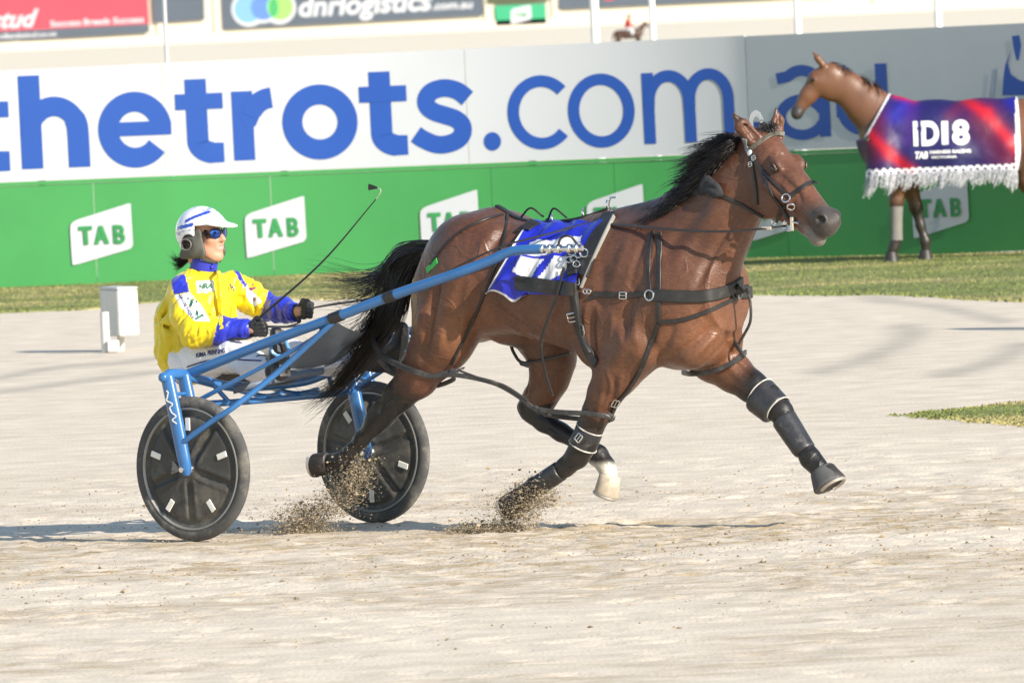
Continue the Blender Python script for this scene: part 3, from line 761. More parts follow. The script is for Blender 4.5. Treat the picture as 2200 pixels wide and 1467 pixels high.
def build_horse():
    F = Field((.15, -.52, -.02), (3.75, .52, 2.12), .0072)
    F.func((.9, -.35, .75), (2.8, .35, 1.6), torso, .02)
    LAT = (0, 1, 0)
    # quarters
    for sg in (-1, 1):
        F.ell(A(1048, 540, 0)+np.array([0, sg*.12, 0]), (.24, .155, .19), k=.08)
        F.ell(A(985, 615, 0)+np.array([0, sg*.125, 0]), (.15, .135, .25), axes=[(.93, 0, -.37), (0, 1, 0), (.37, 0, .93)], k=.06)
    F.cone(A(1060, 490), A(950, 530), .09, .055, .08)                        # croup to dock
    F.cone(A(958, 527), A(918, 548), .05, .035, .04)                         # dock
    # withers
    F.cone(A(1285, 500), A(1400, 478), .07, .075, .10, (LAT, .6))
    # near hind leg (stretched back)
    v = -HW
    H = [(A(998, 600, v-.02), .175), (A(957, 700, v-.03), .158), (A(930, 760, v-.02), .122), (A(897, 808, v), .098), (A(858, 850, v), .070), (A(825, 888, v), .056), (A(807, 910, v), .052)]
    F.chain(H, .045, (LAT, .86))
    F.ell(A(972, 735, v-.02), (.085, .085, .11), k=.08)                          # stifle
    F.cone(A(838, 868, v), A(805, 890, v), .030, .030, .03)                   # hock point
    F.chain([(A(807, 908, v), .049), (A(778, 943, v), .037), (A(755, 970, v), .035), (A(737, 988, v), .043), (A(716, 992, v), .036), (A(704, 990, v), .034)], .025)
    # far hind leg (swung forward)
    v = HW
    F.chain([(A(1105, 640, v), .17), (A(1180, 735, v), .135), (A(1188, 775, v), .104), (A(1180, 815, v), .088), (A(1162, 855, v), .070), (A(1150, 880, v), .062)], .05, (LAT, .85))
    F.cone(A(1140, 845, v), A(1128, 874, v), .032, .040, .03)
    F.chain([(A(1142, 884, v), .055), (A(1170, 905, v), .050), (A(1205, 928, v), .043), (A(1245, 950, v), .041), (A(1284, 978, v), .049), (A(1302, 1000, v), .041), (A(1308, 1018, v), .043)], .025)
    # shoulder and chest
    F.ell(A(1470, 655), (.24, .24, .30), k=.10)
    for sg in (-1, 1):
        F.ell(A(1405, 640)+np.array([0, sg*.155, 0]), (.20, .10, .27), axes=[(.85, 0, -.5), (0, 1, 0), (.5, 0, .85)], k=.06)       # shoulder blade muscle
        F.ell(A(1345, 735)+np.array([0, sg*.165, 0]), (.17, .085, .13), k=.05)                                                     # triceps
        F.ell(A(1515, 735)+np.array([0, sg*.09, 0]), (.11, .10, .115), k=.09)                                                   # pectoral
    # near fore leg (just pushed off)
    v = -HW-.02
    F.chain([(A(1375, 735, v), .15), (A(1325, 800, v), .112), (A(1300, 845, v), .083), (A(1282, 885, v), .068), (A(1267, 920, v), .062), (A(1255, 950, v), .064), (A(1240, 980, v), .054), (A(1215, 1003, v), .043), (A(1180, 1026, v), .037), (A(1150, 1046, v), .046), (A(1126, 1060, v), .037), (A(1113, 1066, v), .036)], .03, (LAT, .9))
    # far fore leg (reaching)
    v = HW
    F.chain([(A(1490, 715, v), .17), (A(1535, 768, v), .118), (A(1575, 800, v), .092), (A(1615, 830, v), .074), (A(1650, 856, v), .067), (A(1678, 885, v), .056), (A(1700, 918, v), .044), (A(1726, 960, v), .039), (A(1741, 984, v), .048), (A(1757, 1002, v), .041), (A(1764, 1012, v), .042)], .03, (LAT, .92))
    # sheath and belly
    F.cone(A(1085, 715), A(1120, 728), .055, .04, .06)
    # neck
    F.chain([(A(1430, 595), .29), (A(1478, 535), .248), (A(1528, 475), .200), (A(1572, 417), .165), (A(1610, 360), .132), (A(1630, 322), .108)], .07, (LAT, .62))
    F.chain([(A(1395, 490), .05), (A(1460, 445), .05), (A(1520, 375), .05), (A(1590, 310), .05)], .07, (LAT, .8))        # crest
    F.cone(A(1575, 470)+np.array([0, -.02, 0]), A(1525, 640)+np.array([0, -.03, 0]), .055, .07, .12)                       # windpipe and brachial muscle
    # head
    ax = [h1, h2, h3]
    F.ell(HD(.08, 0, -.05), (.13, .088, .10), ax, .04)
    F.cone(HD(.10, 0, -.055), HD(.30, 0, -.045), .100, .078, .03, (h2, .92))
    F.cone(HD(.28, 0, -.040), HD(.53, 0, -.036), .080, .062, .04, (h2, .90))
    for sg in (-1, 1):
        F.ell(HD(.190, sg*.060, .020), (.048, .020, .024), ax, .03)           # brow
        F.ell(HD(.208, sg*.080, .004), (.026, .014, .017), ax, .012, 's')
        F.ell(HD(.19, sg*.052, -.150), (.13, .042, .115), ax, .05)             # cheek
        F.cone(HD(.22, sg*.086, -.075), HD(.37, sg*.060, -.065), .018, .012, .025)   # facial crest
        F.ell(HD(.555, sg*.036, -.005), (.042, .026, .034), ax, .03)           # nostril wing
        F.ell(HD(.262, sg*.084, .010), (.030, .014, .018), ax, .03, 's')
        F.cone(HD(.27, sg*.078, -.005), HD(.47, sg*.064, -.012), .016, .012, .03, None, 's')
    F.ell(HD(.570, 0, -.042), (.048, .052, .054), ax, .04)                    # muzzle
    F.cone(HD(.20, 0, -.21), HD(.46, 0, -.128), .046, .038, .05, (h2, .9))     # lower jaw
    F.cone(HD(.46, 0, -.128), HD(.560, 0, -.120), .038, .032, .03)
    F.ell(HD(.545, 0, -.136), (.036, .032, .026), ax, .02)                      # chin
    F.cone(HD(.47, -.052, -.096), HD(.60, -.040, -.092), .008, .009, .010, None, 's')
    F.cone(HD(.47, .052, -.096), HD(.60, .040, -.092), .008, .009, .010, None, 's'); F.cone(HD(.61, -.03, -.092), HD(.61, .03, -.092), .009, .009, .010, None, 's')
    for sg in (-1, 1):
        F.ell(HD(.572, sg*.054, -.002), (.027, .024, .018), [h1*.8+h3*.6, h2, -h1*.6+h3*.8], .008, 's')    # nostril
    # ears
    for (bx, by, tx, ty, bo) in ((1622, 305, 1577, 243, -.055), (1668, 287, 1671, 232, .055)):
        b_ = HD(.015, bo, .01); rr = np.array(sight_l(tx, ty)); o = np.array(EYE_L); t_ = o+rr*((b_-o)@rr) + np.array([-.01, 0, 0])
        m_ = b_*.45+t_*.55+ (np.array([-.0, bo*.12, 0]))
        F.chain([(b_, .040), (m_, .034), (t_, .006)], .02, (h1, .55))
        q = -np.array(sight_l(1640, 300)); q = q*.6+np.array([.8, bo*2, 0]); q /= np.linalg.norm(q)
        F.cone(b_+q*.030+(t_-b_)*.12, t_*.86+b_*.14+q*.012, .020, .004, .008, None, 's')
    # rib and muscle relief
    F.cone(A(1395, 560, -.25), A(1335, 690, -.285), .012, .02, .06, None, 's')      # groove behind the shoulder blade
    F.cone(A(1010, 640, -.30), A(975, 740, -.31), .012, .016, .06, None, 's')
    F.cone(A(935, 620, -.31), A(915, 745, -.30), .010, .010, .06, None, 's')       # hamstring groove
    F.cone(A(1330, 800, -.275), A(1350, 745, -.31), .010, .012, .05, None, 's')
    return F.mesh(2)
HV, HQ = build_horse()
def sculpt(V, Q):
    """muscle lines drawn on both flanks: (picture path on the near flank, width m, height m)"""
    N = vnormals(V, Q); D = np.zeros(len(V))
    S = [([(1279, 660), (1272, 710), (1280, 785)], .022, -.016), ([(1300, 560), (1292, 620), (1290, 680)], .03, -.008),
         ([(1318, 668), (1310, 740)], .018, .007), ([(1345, 668), (1338, 745)], .016, -.008), ([(1366, 665), (1362, 745)], .020, .008), ([(1390, 670), (1392, 740)], .016, -.007),
         ([(1561, 695), (1498, 758), (1440, 795), (1392, 814)], .020, .012), ([(1545, 690), (1480, 742), (1425, 775)], .020, -.014), ([(1592, 700), (1560, 735), (1500, 800)], .018, -.010),
         ([(1430, 700), (1400, 760), (1370, 800)], .020, .010), ([(1452, 690), (1425, 760)], .018, -.008),
         ([(1100, 478), (1060, 530), (1035, 590)], .022, -.013), ([(1075, 470), (1030, 540), (1012, 590)], .028, .010), ([(1012, 590), (1000, 660), (985, 740)], .025, .008), ([(1035, 600), (1022, 660), (1000, 730)], .022, -.012),
         ([(960, 560), (935, 640), (915, 740), (905, 790)], .020, -.012), ([(985, 590), (960, 680), (940, 760)], .024, .007), ([(905, 650), (893, 740)], .02, .006),
         ([(1060, 655), (1110, 690), (1165, 720), (1230, 752)], .020, -.010), ([(1060, 680), (1115, 710), (1180, 742)], .016, .008), ([(1050, 600), (1060, 650), (1040, 700)], .04, -.014),
         ([(1318, 800), (1322, 845), (1300, 900)], .014, -.008), ([(1298, 805), (1290, 860), (1278, 900)], .016, .006), ([(1340, 790), (1320, 860)], .014, .006),
         ([(1590, 455), (1560, 500), (1520, 570), (1490, 630)], .022, -.016), ([(1612, 440), (1590, 500), (1555, 580)], .02, .008), ([(1560, 420), (1500, 500), (1440, 580)], .035, .010), ([(1530, 420), (1470, 490), (1420, 560)], .03, -.008),
         ([(1420, 500), (1390, 580), (1375, 640)], .03, .010), ([(1395, 490), (1365, 570), (1350, 640)], .022, -.010), ([(1360, 490), (1330, 560), (1318, 620)], .03, .007),
         ([(880, 800), (860, 840), (835, 870)], .014, -.008), ([(900, 815), (875, 850)], .014, .006), ([(1570, 770), (1620, 815)], .014, -.007), ([(1560, 785), (1600, 822)], .014, .006), ([(1175, 790), (1160, 840)], .014, -.008), ([(1195, 790), (1180, 850)], .014, .006)]
    S += [([(1232, 985), (1190, 1012), (1160, 1032)], .008, -.006), ([(848, 842), (824, 872), (812, 890)], .010, -.009), ([(1136, 820), (1130, 850)], .010, -.008), ([(795, 930), (765, 962), (748, 978)], .007, -.005), ([(1160, 905), (1215, 940), (1262, 968)], .008, -.005),
          ([(1270, 935), (1242, 960)], .010, .005), ([(1100, 700), (1160, 735), (1215, 758)], .007, .004), ([(1520, 640), (1500, 690), (1470, 720)], .008, .004), ([(1300, 790), (1312, 830), (1296, 880)], .007, .004), ([(1660, 380), (1690, 405), (1705, 430)], .008, .004), ([(1672, 372), (1712, 410), (1725, 440)], .012, -.006), ([(1640, 400), (1655, 440)], .02, .004)]
    for i in range(8):
        x = 1120+i*24; S.append(([(x, 640), (x-8, 690), (x-4, 725+i*4)], .011, .0035))
    for path, w, h in S:
        G = []
        for q in spline(path, 6):
            loc, nr, _, _ = HB0.ray_cast(EYE_L, sight_l(q[0], q[1]))
            if loc is not None: G.append((loc.x, abs(loc.y), loc.z))
        if len(G) < 3: continue
        G = np.array(G); P = V.copy(); P[:, 1] = np.abs(P[:, 1]); lo = G.min(0)-.12; hi = G.max(0)+.12
        m = np.where(((P > lo) & (P < hi)).all(1))[0]
        if not len(m): continue
        best = np.full(len(m), 9.0); tt = np.zeros(len(m))
        for k in range(len(G)-1):
            d, t = dist_seg(P[m], G[k], G[k+1]); b_ = d < best; best[b_] = d[b_]; tt[b_] = (k+t[b_])/(len(G)-1)
        D[m] += h*np.exp(-(best/w)**2)*np.clip(np.minimum(tt, 1-tt)*4, 0, 1)
    return V+N*D[:, None]
HB0 = bvh(HV, HQ)
HV = sculpt(HV, HQ)
HB = bvh(HV, HQ)

# coat: bay, black points, grey muzzle, star, one white hind pastern
def coat(V):
    n = len(V); bay = np.array([.124, .050, .027]); drk = np.array([.045, .020, .013]); blk = np.array([.013, .011, .010]); grey = np.array([.052, .043, .038])
    C = np.tile(bay, (n, 1))
    # shaded bay over the topline and the shoulder, tan in the flank and behind the elbow
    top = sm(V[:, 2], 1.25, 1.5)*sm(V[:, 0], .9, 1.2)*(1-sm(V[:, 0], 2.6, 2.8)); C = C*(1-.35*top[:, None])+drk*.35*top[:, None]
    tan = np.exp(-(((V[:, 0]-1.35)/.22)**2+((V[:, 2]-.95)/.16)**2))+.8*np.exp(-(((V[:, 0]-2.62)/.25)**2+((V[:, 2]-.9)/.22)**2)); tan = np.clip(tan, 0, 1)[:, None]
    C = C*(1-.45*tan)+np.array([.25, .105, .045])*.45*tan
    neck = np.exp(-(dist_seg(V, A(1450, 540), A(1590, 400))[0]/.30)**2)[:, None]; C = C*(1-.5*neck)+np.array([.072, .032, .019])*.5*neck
    w = (pnoise(V, 9)*.9)
    def leg(pts, s0, s1, c=blk, rad=.16):
        nonlocal C
        seg = [A(*p) for p in pts]; L = [0]
        for a, b in zip(seg[:-1], seg[1:]): L.append(L[-1]+np.linalg.norm(b-a))
        best = np.full(n, 9.0); arc_ = np.zeros(n)
        for i in range(len(seg)-1):
            d, t = dist_seg(V, seg[i], seg[i+1]); m = d < best; best[m] = d[m]; arc_[m] = L[i]+t[m]*(L[i+1]-L[i])
        f = sm(arc_+w*.10, s0, s1)*(best < rad); C = C*(1-f[:, None])+c*f[:, None]
        return arc_, best
    leg([(928, 762, -HW), (858, 850, -HW), (807, 910, -HW), (737, 988, -HW), (690, 990, -HW)], .12, .30)
    leg([(1188, 775, HW), (1150, 880, HW), (1284, 978, HW), (1310, 1060, HW)], .14, .30)
    leg([(1325, 800, -HW-.02), (1255, 950, -HW-.02), (1150, 1046, -HW-.02), (1090, 1080, -HW-.02)], .10, .34)
    leg([(1535, 768, HW), (1650, 856, HW), (1741, 984, HW), (1775, 1030, HW)], .14, .30)
    # white pastern on the far hind
    d, t = dist_seg(V, A(1290, 985, HW), A(1306, 1030, HW)); f = ((1-sm(d+w*.03, .06, .075))*sm(V@np.array([0, 0, -1.0])+w*.04, -A(1290, 990, HW)[2]-.01, -A(1290, 990, HW)[2]+.03))[:, None]
    C = C*(1-f)+np.array([.62, .58, .50])*f
    # head
    a = (V-P0)@h1; b = (V-P0)@h2; c = (V-P0)@h3
    hd = (a > -.03) & (c > -.30) & (V[:, 2] > 1.15) & (V[:, 0] > 2.6)
    f = (sm(a+w*.06, .45, .58)*hd)[:, None]; C = C*(1-f)+grey*f*1.0
    f = (np.exp(-((np.abs(b)-.055)**2+(a-.572*1.06)**2+(c+.0)**2)/.0009)*hd)[:, None]; C = C*(1-.8*f)+blk*.8*f
    f = (np.exp(-((np.abs(b)-.10)**2*.6+(a-.22)**2+(c-.004)**2)/.0012)*hd)[:, None]; C = C*(1-.7*f)+blk*1.5*.7*f
    f = (sm(-c+w*.02, .09, .12)*sm(a, .48, .54)*hd)[:, None]*.5; C = C*(1-f)+np.array([.30, .26, .23])*f
    star = A(1695, 322); st_ = HD(.155, -.012, .058); d = np.linalg.norm((V-st_)*np.array([1, 1, 1]), axis=1); f = (1-sm(d+w*.05, .010, .022))[:, None]; C = C*(1-f)+np.array([.75, .70, .65])*f
    # ear tips, belly skin
    f = (sm(-a, .02, .09)*(V[:, 2] > P0[2]+.05))[:, None]*.6; C = C*(1-f)+blk*1.6*f
    f = np.exp(-(np.linalg.norm(V-A(1110, 728), axis=1)/.10)**2)[:, None]*.9; f[V[:, 2] > .90] *= .3; C = C*(1-f)+np.array([.045, .034, .03])*f
    return C
HIDE = mat('bay_hide', (.2, .08, .03), rough=.40, spec=.5, attr='coat', var=.22, vscale=6, bump=.010, bscale=8.5, sheen=.05)
def hide_detail(m):
    N = m.node_tree.nodes; L = m.node_tree.links; B = N['Principled BSDF']; tc = N.new('ShaderNodeTexCoord')
    mp = N.new('ShaderNodeMapping'); mp.inputs['Scale'].default_value = (60, 60, 190); mp.inputs['Rotation'].default_value = (0, .7, 0); L.new(tc.outputs['Object'], mp.inputs[0])
    nz = N.new('ShaderNodeTexNoise'); nz.inputs['Scale'].default_value = 1.0; nz.inputs['Detail'].default_value = 4; L.new(mp.outputs[0], nz.inputs['Vector'])
    old = B.inputs['Normal'].links[0].from_socket; bp = N.new('ShaderNodeBump'); bp.inputs['Strength'].default_value = 1; bp.inputs['Distance'].default_value = .0020
    L.new(nz.outputs['Fac'], bp.inputs['Height']); L.new(old, bp.inputs['Normal']); L.new(bp.outputs[0], B.inputs['Normal'])
    n2 = N.new('ShaderNodeTexNoise'); n2.inputs['Scale'].default_value = 5; n2.inputs['Detail'].default_value = 5; L.new(tc.outputs['Object'], n2.inputs['Vector'])
    mr = N.new('ShaderNodeMapRange'); mr.inputs['From Min'].default_value = .3; mr.inputs['From Max'].default_value = .7; mr.inputs['To Min'].default_value = .30; mr.inputs['To Max'].default_value = .58
    L.new(n2.outputs['Fac'], mr.inputs['Value']); L.new(mr.outputs[0], B.inputs['Roughness'])
def hide_veins(m):
    N = m.node_tree.nodes; L = m.node_tree.links; B = N['Principled BSDF']; tc = N.new('ShaderNodeTexCoord')
    nz = N.new('ShaderNodeTexNoise'); nz.inputs['Scale'].default_value = 5.5; nz.inputs['Detail'].default_value = 1.5; nz.inputs['Distortion'].default_value = .6; L.new(tc.outputs['Object'], nz.inputs['Vector'])
    a = N.new('ShaderNodeMath'); a.operation = 'SUBTRACT'; a.inputs[1].default_value = .5; L.new(nz.outputs['Fac'], a.inputs[0])
    b = N.new('ShaderNodeMath'); b.operation = 'ABSOLUTE'; L.new(a.outputs[0], b.inputs[0])
    c = N.new('ShaderNodeMapRange'); c.interpolation_type = 'SMOOTHSTEP'; c.inputs['From Min'].default_value = .0; c.inputs['From Max'].default_value = .035; c.inputs['To Min'].default_value = 1; c.inputs['To Max'].default_value = 0; L.new(b.outputs[0], c.inputs['Value'])
    n2 = N.new('ShaderNodeTexNoise'); n2.inputs['Scale'].default_value = 2.2; L.new(tc.outputs['Object'], n2.inputs['Vector'])
    k = N.new('ShaderNodeMapRange'); k.inputs['From Min'].default_value = .46; k.inputs['From Max'].default_value = .60; L.new(n2.outputs['Fac'], k.inputs['Value'])
    m_ = N.new('ShaderNodeMath'); m_.operation = 'MULTIPLY'; L.new(c.outputs[0], m_.inputs[0]); L.new(k.outputs[0], m_.inputs[1])
    old = B.inputs['Normal'].links[0].from_socket; bp = N.new('ShaderNodeBump'); bp.inputs['Strength'].default_value = 1; bp.inputs['Distance'].default_value = .0022
    L.new(m_.outputs[0], bp.inputs['Height']); L.new(old, bp.inputs['Normal']); L.new(bp.outputs[0], B.inputs['Normal'])
    # coat grain: short hair lying back, lighter and darker by turns
    mp = N.new('ShaderNodeMapping'); mp.inputs['Scale'].default_value = (35, 70, 120); mp.inputs['Rotation'].default_value = (0, .6, 0); L.new(tc.outputs['Object'], mp.inputs[0])
    g = N.new('ShaderNodeTexNoise'); g.inputs['Scale'].default_value = 1; g.inputs['Detail'].default_value = 5; g.inputs['Roughness'].default_value = .7; L.new(mp.outputs[0], g.inputs['Vector'])
    mr = N.new('ShaderNodeMapRange'); mr.inputs['From Min'].default_value = .3; mr.inputs['From Max'].default_value = .7; mr.inputs['To Min'].default_value = .74; mr.inputs['To Max'].default_value = 1.30; L.new(g.outputs['Fac'], mr.inputs['Value'])
    oc = B.inputs['Base Color'].links[0].from_socket; mx = N.new('ShaderNodeMix'); mx.data_type = 'RGBA'; mx.blend_type = 'MULTIPLY'; mx.inputs['Factor'].default_value = 1; L.new(oc, mx.inputs[6]); L.new(mr.outputs[0], mx.inputs[7]); L.new(mx.outputs[2], B.inputs['Base Color'])
hide_detail(HIDE); hide_veins(HIDE)
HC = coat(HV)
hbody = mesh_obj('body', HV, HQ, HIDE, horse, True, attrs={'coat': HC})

# hooves
HORN = mat('dark_horn', (.035, .030, .027), rough=.5, var=.3, vscale=30, stretch=(1, 1, 6))
HORNP = mat('pale_horn', (.48, .41, .32), rough=.5, var=.25, vscale=25, dirt=((.10, .08, .06), 18, .58, .7))
RUBBER = mat('black_rubber', (.028, .028, .030), rough=.55, var=.15, vscale=20, dirt=((.16, .145, .12), 14, .56, .35))
SHOE = mat('shoe_steel', (.50, .46, .42), rough=.4, metal=.7)
def hoof(top, sole, toe, r0, r1, m, name='hoof'):
    """top: coronet centre; sole: sole centre; toe: direction the toe points"""
    top, sole, toe = Vector(top), Vector(sole), Vector(toe); ax_ = (sole-top).normalized(); toe = (toe-ax_*toe.dot(ax_)).normalized(); sd_ = ax_.cross(toe)
    M_ = MB(); rings = []; n = 20
    for t, r, sh in ((0, r0*.9, 0), (.06, r0*1.04, 0), (.5, (r0+r1)/2, .5), (.95, r1, 1), (1.0, r1*.98, 1), (1.02, r1*.8, 1)):
        c = top.lerp(sole, t); ring = []
        for k in range(n):
            a_ = 2*pi*k/n; fx = math.cos(a_); fy = math.sin(a_)
            ex = 1.18 if fx > 0 else .86
            ring.append(c+toe*(fx*r*ex+sh*.012)+sd_*(fy*r*.97))
        rings.append(ring)
    V = [p for r in rings for p in r]; Fc = []
    for i in range(len(rings)-1):
        for k in range(n):
            k2 = (k+1) % n; Fc.append((i*n+k, i*n+k2, (i+1)*n+k2, (i+1)*n+k))
    Fc.append(tuple(range(n))[::-1]); Fc.append(tuple((len(rings)-1)*n+k for k in range(n)))
    M_._add(V, Fc); o = M_.build(name, m, horse, True, 50)
    S = MB(); pts = []
    for k in range(-9, 10):
        a_ = k/9*2.2; pts.append(sole+ax_*.008+toe*(math.cos(a_)*r1*.95*(1.1 if math.cos(a_) > 0 else .9)+.010)+sd_*math.sin(a_)*r1*.86)
    S.tube(pts, .010, 6); S.build('shoe', SHOE, o); return o
fw_ = np.array([1, 0, 0.0])
hoof(A(708, 990, -HW), A(677, 990, -HW), A(690, 1030, -HW)-A(690, 990, -HW)+np.array([-.05, 0, .0]), .050, .058, HORN)
hoof(A(1309, 1018, HW), A(1297, 1055, HW), A(1331, 1073, HW)-A(1277, 1040, HW), .050, .062, HORNP)
hoof(A(1117, 1066, -HW-.02), A(1086, 1082, -HW-.02), A(1095, 1120, -HW)-A(1095, 1080, -HW), .050, .060, HORN)
hoof(A(1766, 1010, HW), A(1783, 1042, HW), (1, 0, .0), .055, .066, HORN)

# eyes
EYEM = mat('dark_eye', (.012, .008, .006), rough=.06, spec=.8, var=.2)
for sg in (-1, 1):
    M_ = MB(); ctr = HD(.208, sg*.067, .004); M_.ell(ctr, (.024, .018, .019), Matrix((h1, h2, h3)).transposed()); e_ = M_.build('eye', EYEM, horse)
    L_ = MB(); pts = [HD(.184+.048*t, sg*(.0815-.006*abs(t-.5)*2), .006+.018*math.sin(pi*t)) for t in np.linspace(0, 1, 9)]; L_.tube(pts, [.003, .0055, .006, .0065, .0065, .006, .006, .005, .003], 8); L_.build('eyelid', mat('lid_skin', (.05, .025, .015), rough=.5), e_)
# ================================================================== THE SULKY
BLUE = mat('blue_enamel', (.032, .140, .36), rough=.30, spec=.55, var=.10, vscale=6, coat=.35, dirt=((.30, .30, .29), 22, .63, .35))
TYRE = mat('tyre_rubber', (.075, .073, .072), rough=.9, var=.2, vscale=10, dirt=((.30, .27, .22), 9, .5, .5))
DISC = mat('disc_plastic', (.045, .043, .039), rough=.6, var=.25, vscale=7, bump=.002, bscale=12, dirt=((.20, .18, .145), 5, .48, .5))
REFL = mat('white_tab', (.78, .75, .69), rough=.5, var=.1)
CHROME = mat('chrome', (.72, .72, .72), rough=.18, metal=1.0, var=.05)
LEATH = mat('black_leather', (.020, .019, .019), rough=.42, spec=.5, var=.25, vscale=25, dirt=((.16, .145, .125), 20, .60, .35))
PVC = mat('grey_pvc', (.115, .140, .185), rough=.5, var=.15, vscale=5, bump=.004, bscale=7, dirt=((.32, .29, .25), 7, .55, .4))
ALLOY = mat('alloy', (.30, .30, .295), rough=.5, metal=.5, dirt=((.30, .27, .22), 9, .5, .5))
sulky = race_root('sulky', 0, 0, 'two wheeled racing sulky with blue frame and black disc wheels', 'sulky')
WR = .352
HALF = TRACK_W/2
def wheel(v, a0):
    """one disc wheel; a0 turns it"""
    M = Matrix.Translation((0, v, WR)) @ Matrix.Rotation(pi/2, 4, 'X') @ Matrix.Rotation(a0, 4, 'Z')     # local z -> towards the near side
    w = bpy.data.objects.new('wheel', None); COL.objects.link(w); w.parent = sulky; w.empty_display_size = .1
    M_ = MB(); prof = [(.318+.033*math.cos(t), .026*math.sin(t)) for t in np.linspace(0, 2*pi, 17)[:-1]]
    M_.lathe(prof, M, 72, True)
    M_.build('tyre', TYRE, w)
    M_ = MB(); M_.lathe([(.297, .020), (.296, .025), (.291, .026), (.285, .019), (.285, -.019), (.291, -.026), (.296, -.025), (.297, -.02)], M, 72, True); M_.build('rim', ALLOY, w)
    # covers: dished discs with five pressed spokes
    nr, na = 26, 150
    for side in (1, -1):
        V = []; Fc = []
        for i in range(nr+1):
            r = .03+(.286-.03)*i/nr
            for k in range(na):
                a = 2*pi*k/na; q = ((a/(2*pi)*5) % 1)-.5; arcw = abs(q)*2*pi/5*r           # distance from spoke line
                sp = math.exp(-(arcw/(.020))**2)
                lift = .004+.026*(1-(r/.286)**2)*.7
                edge = math.exp(-((r-.262)/.012)**2)
                z = lift-.012*sp*(1-math.exp(-((r-.286)/.03)**2))*min(1, (r-.03)/.05)-.010*edge+.005*math.exp(-((arcw-.030)/.010)**2)*(.05 < r < .255)
                V.append(M @ Vector((r*math.cos(a), r*math.sin(a), side*(.012+z))))
        for i in range(nr):
            for k in range(na):
                k2 = (k+1) % na; q = (i*na+k, (i+1)*na+k, (i+1)*na+k2, i*na+k2); Fc.append(q if side > 0 else q[::-1])
        c = mesh_obj('disc_cover', V, Fc, DISC, w, True)
        for j in range(5):
            a = 2*pi*(j+.5+.0)/5+0.0
            a = 2*pi*j/5
            m2 = M @ Matrix.Rotation(a, 4, 'Z') @ Matrix.Translation((.217, 0, side*.030))
            T = MB(); T.box((0, 0, 0), (.062, .030, .006), None, .003); T.v = [tuple(m2 @ Vector(p)) for p in T.v]; t_ = T.build('reflector_tab', REFL, c)
        T = MB(); m2 = M @ Matrix.Translation((-.075, .03, side*.041))
        T._add([m2 @ Vector(p) for p in ((-.035, -.022, 0), (.035, -.022, 0), (0, .04, 0))], [(0, 1, 2) if side > 0 else (2, 1, 0)]); T.build('triangle_sticker', mat('grey_sticker', (.22, .21, .20), rough=.6, var=.5, vscale=90), c, False)
    M_ = MB(); M_.lathe([(.0, -.06), (.018, -.06), (.026, -.05), (.034, -.03), (.034, .03), (.026, .05), (.018, .06), (0, .06)], M, 24); M_.build('hub', CHROME, w)
wheel(-HALF, .30); wheel(HALF, .95)
def part(name, m, pts, r, n=14, flat=None, sub=None): 
    M_ = MB(); M_.tube(pts, r, n, flat=flat); return M_.build(name, m, sub or sulky)
# forks: an outer and an inner blade over each wheel, joined at the top
def fork(sg):
    v = sg*HALF
    tz = .80; rk = -.085                               # fork top leans back
    for d_, nm in ((-.062, 'fork_blade'), (.062, 'fork_blade')):
        pts = [(rk, v+d_, tz), (rk*.55, v+d_, .62), (rk*.1, v+d_*.98, .42), (.004, v+d_*.95, WR), (.008, v+d_*.95, WR-.03)]
        o = part(nm, BLUE, pts, [.027, .028, .027, .024, .012], 16, flat=((1, 0, 0), 1.35))
        M_ = MB(); M_.tube([(0, v+d_*.7, WR), (0, v+d_*1.5, WR)], .013, 12); M_.build('axle_bolt', CHROME, o)
    part('fork_crown', BLUE, [(rk, v-.085, tz), (rk, v-.05, tz+.012), (rk, v+.05, tz+.012), (rk, v+.085, tz)], [.022, .027, .027, .022], 14)
    part('fork_tie', BLUE, [(rk*.72, v-.06, .715), (rk*.72, v+.06, .715)], .009, 10)
    M_ = MB(); M_.ell((rk, v-.095, tz), (.026, .02, .024)); M_.build('end_cap', BLUE, sulky)
fork(-1); fork(1)
# seat arch between the forks
RK = -.085
arch = [(RK, -HALF+.06, .80), (RK+.01, -HALF+.13, .785), (RK+.02, -.34, .735), (RK+.02, -.15, .72), (RK+.02, .15, .72), (RK+.02, .34, .735), (RK+.01, HALF-.13, .785), (RK, HALF-.06, .80)]
part('arch_bar', BLUE, spline(arch, 8), .024, 14)
part('lower_cross_bar', BLUE, spline([(RK+.04, -HALF+.075, .66), (.0, -.3, .655), (.0, .3, .655), (RK+.04, HALF-.075, .66)], 8), .017, 12)
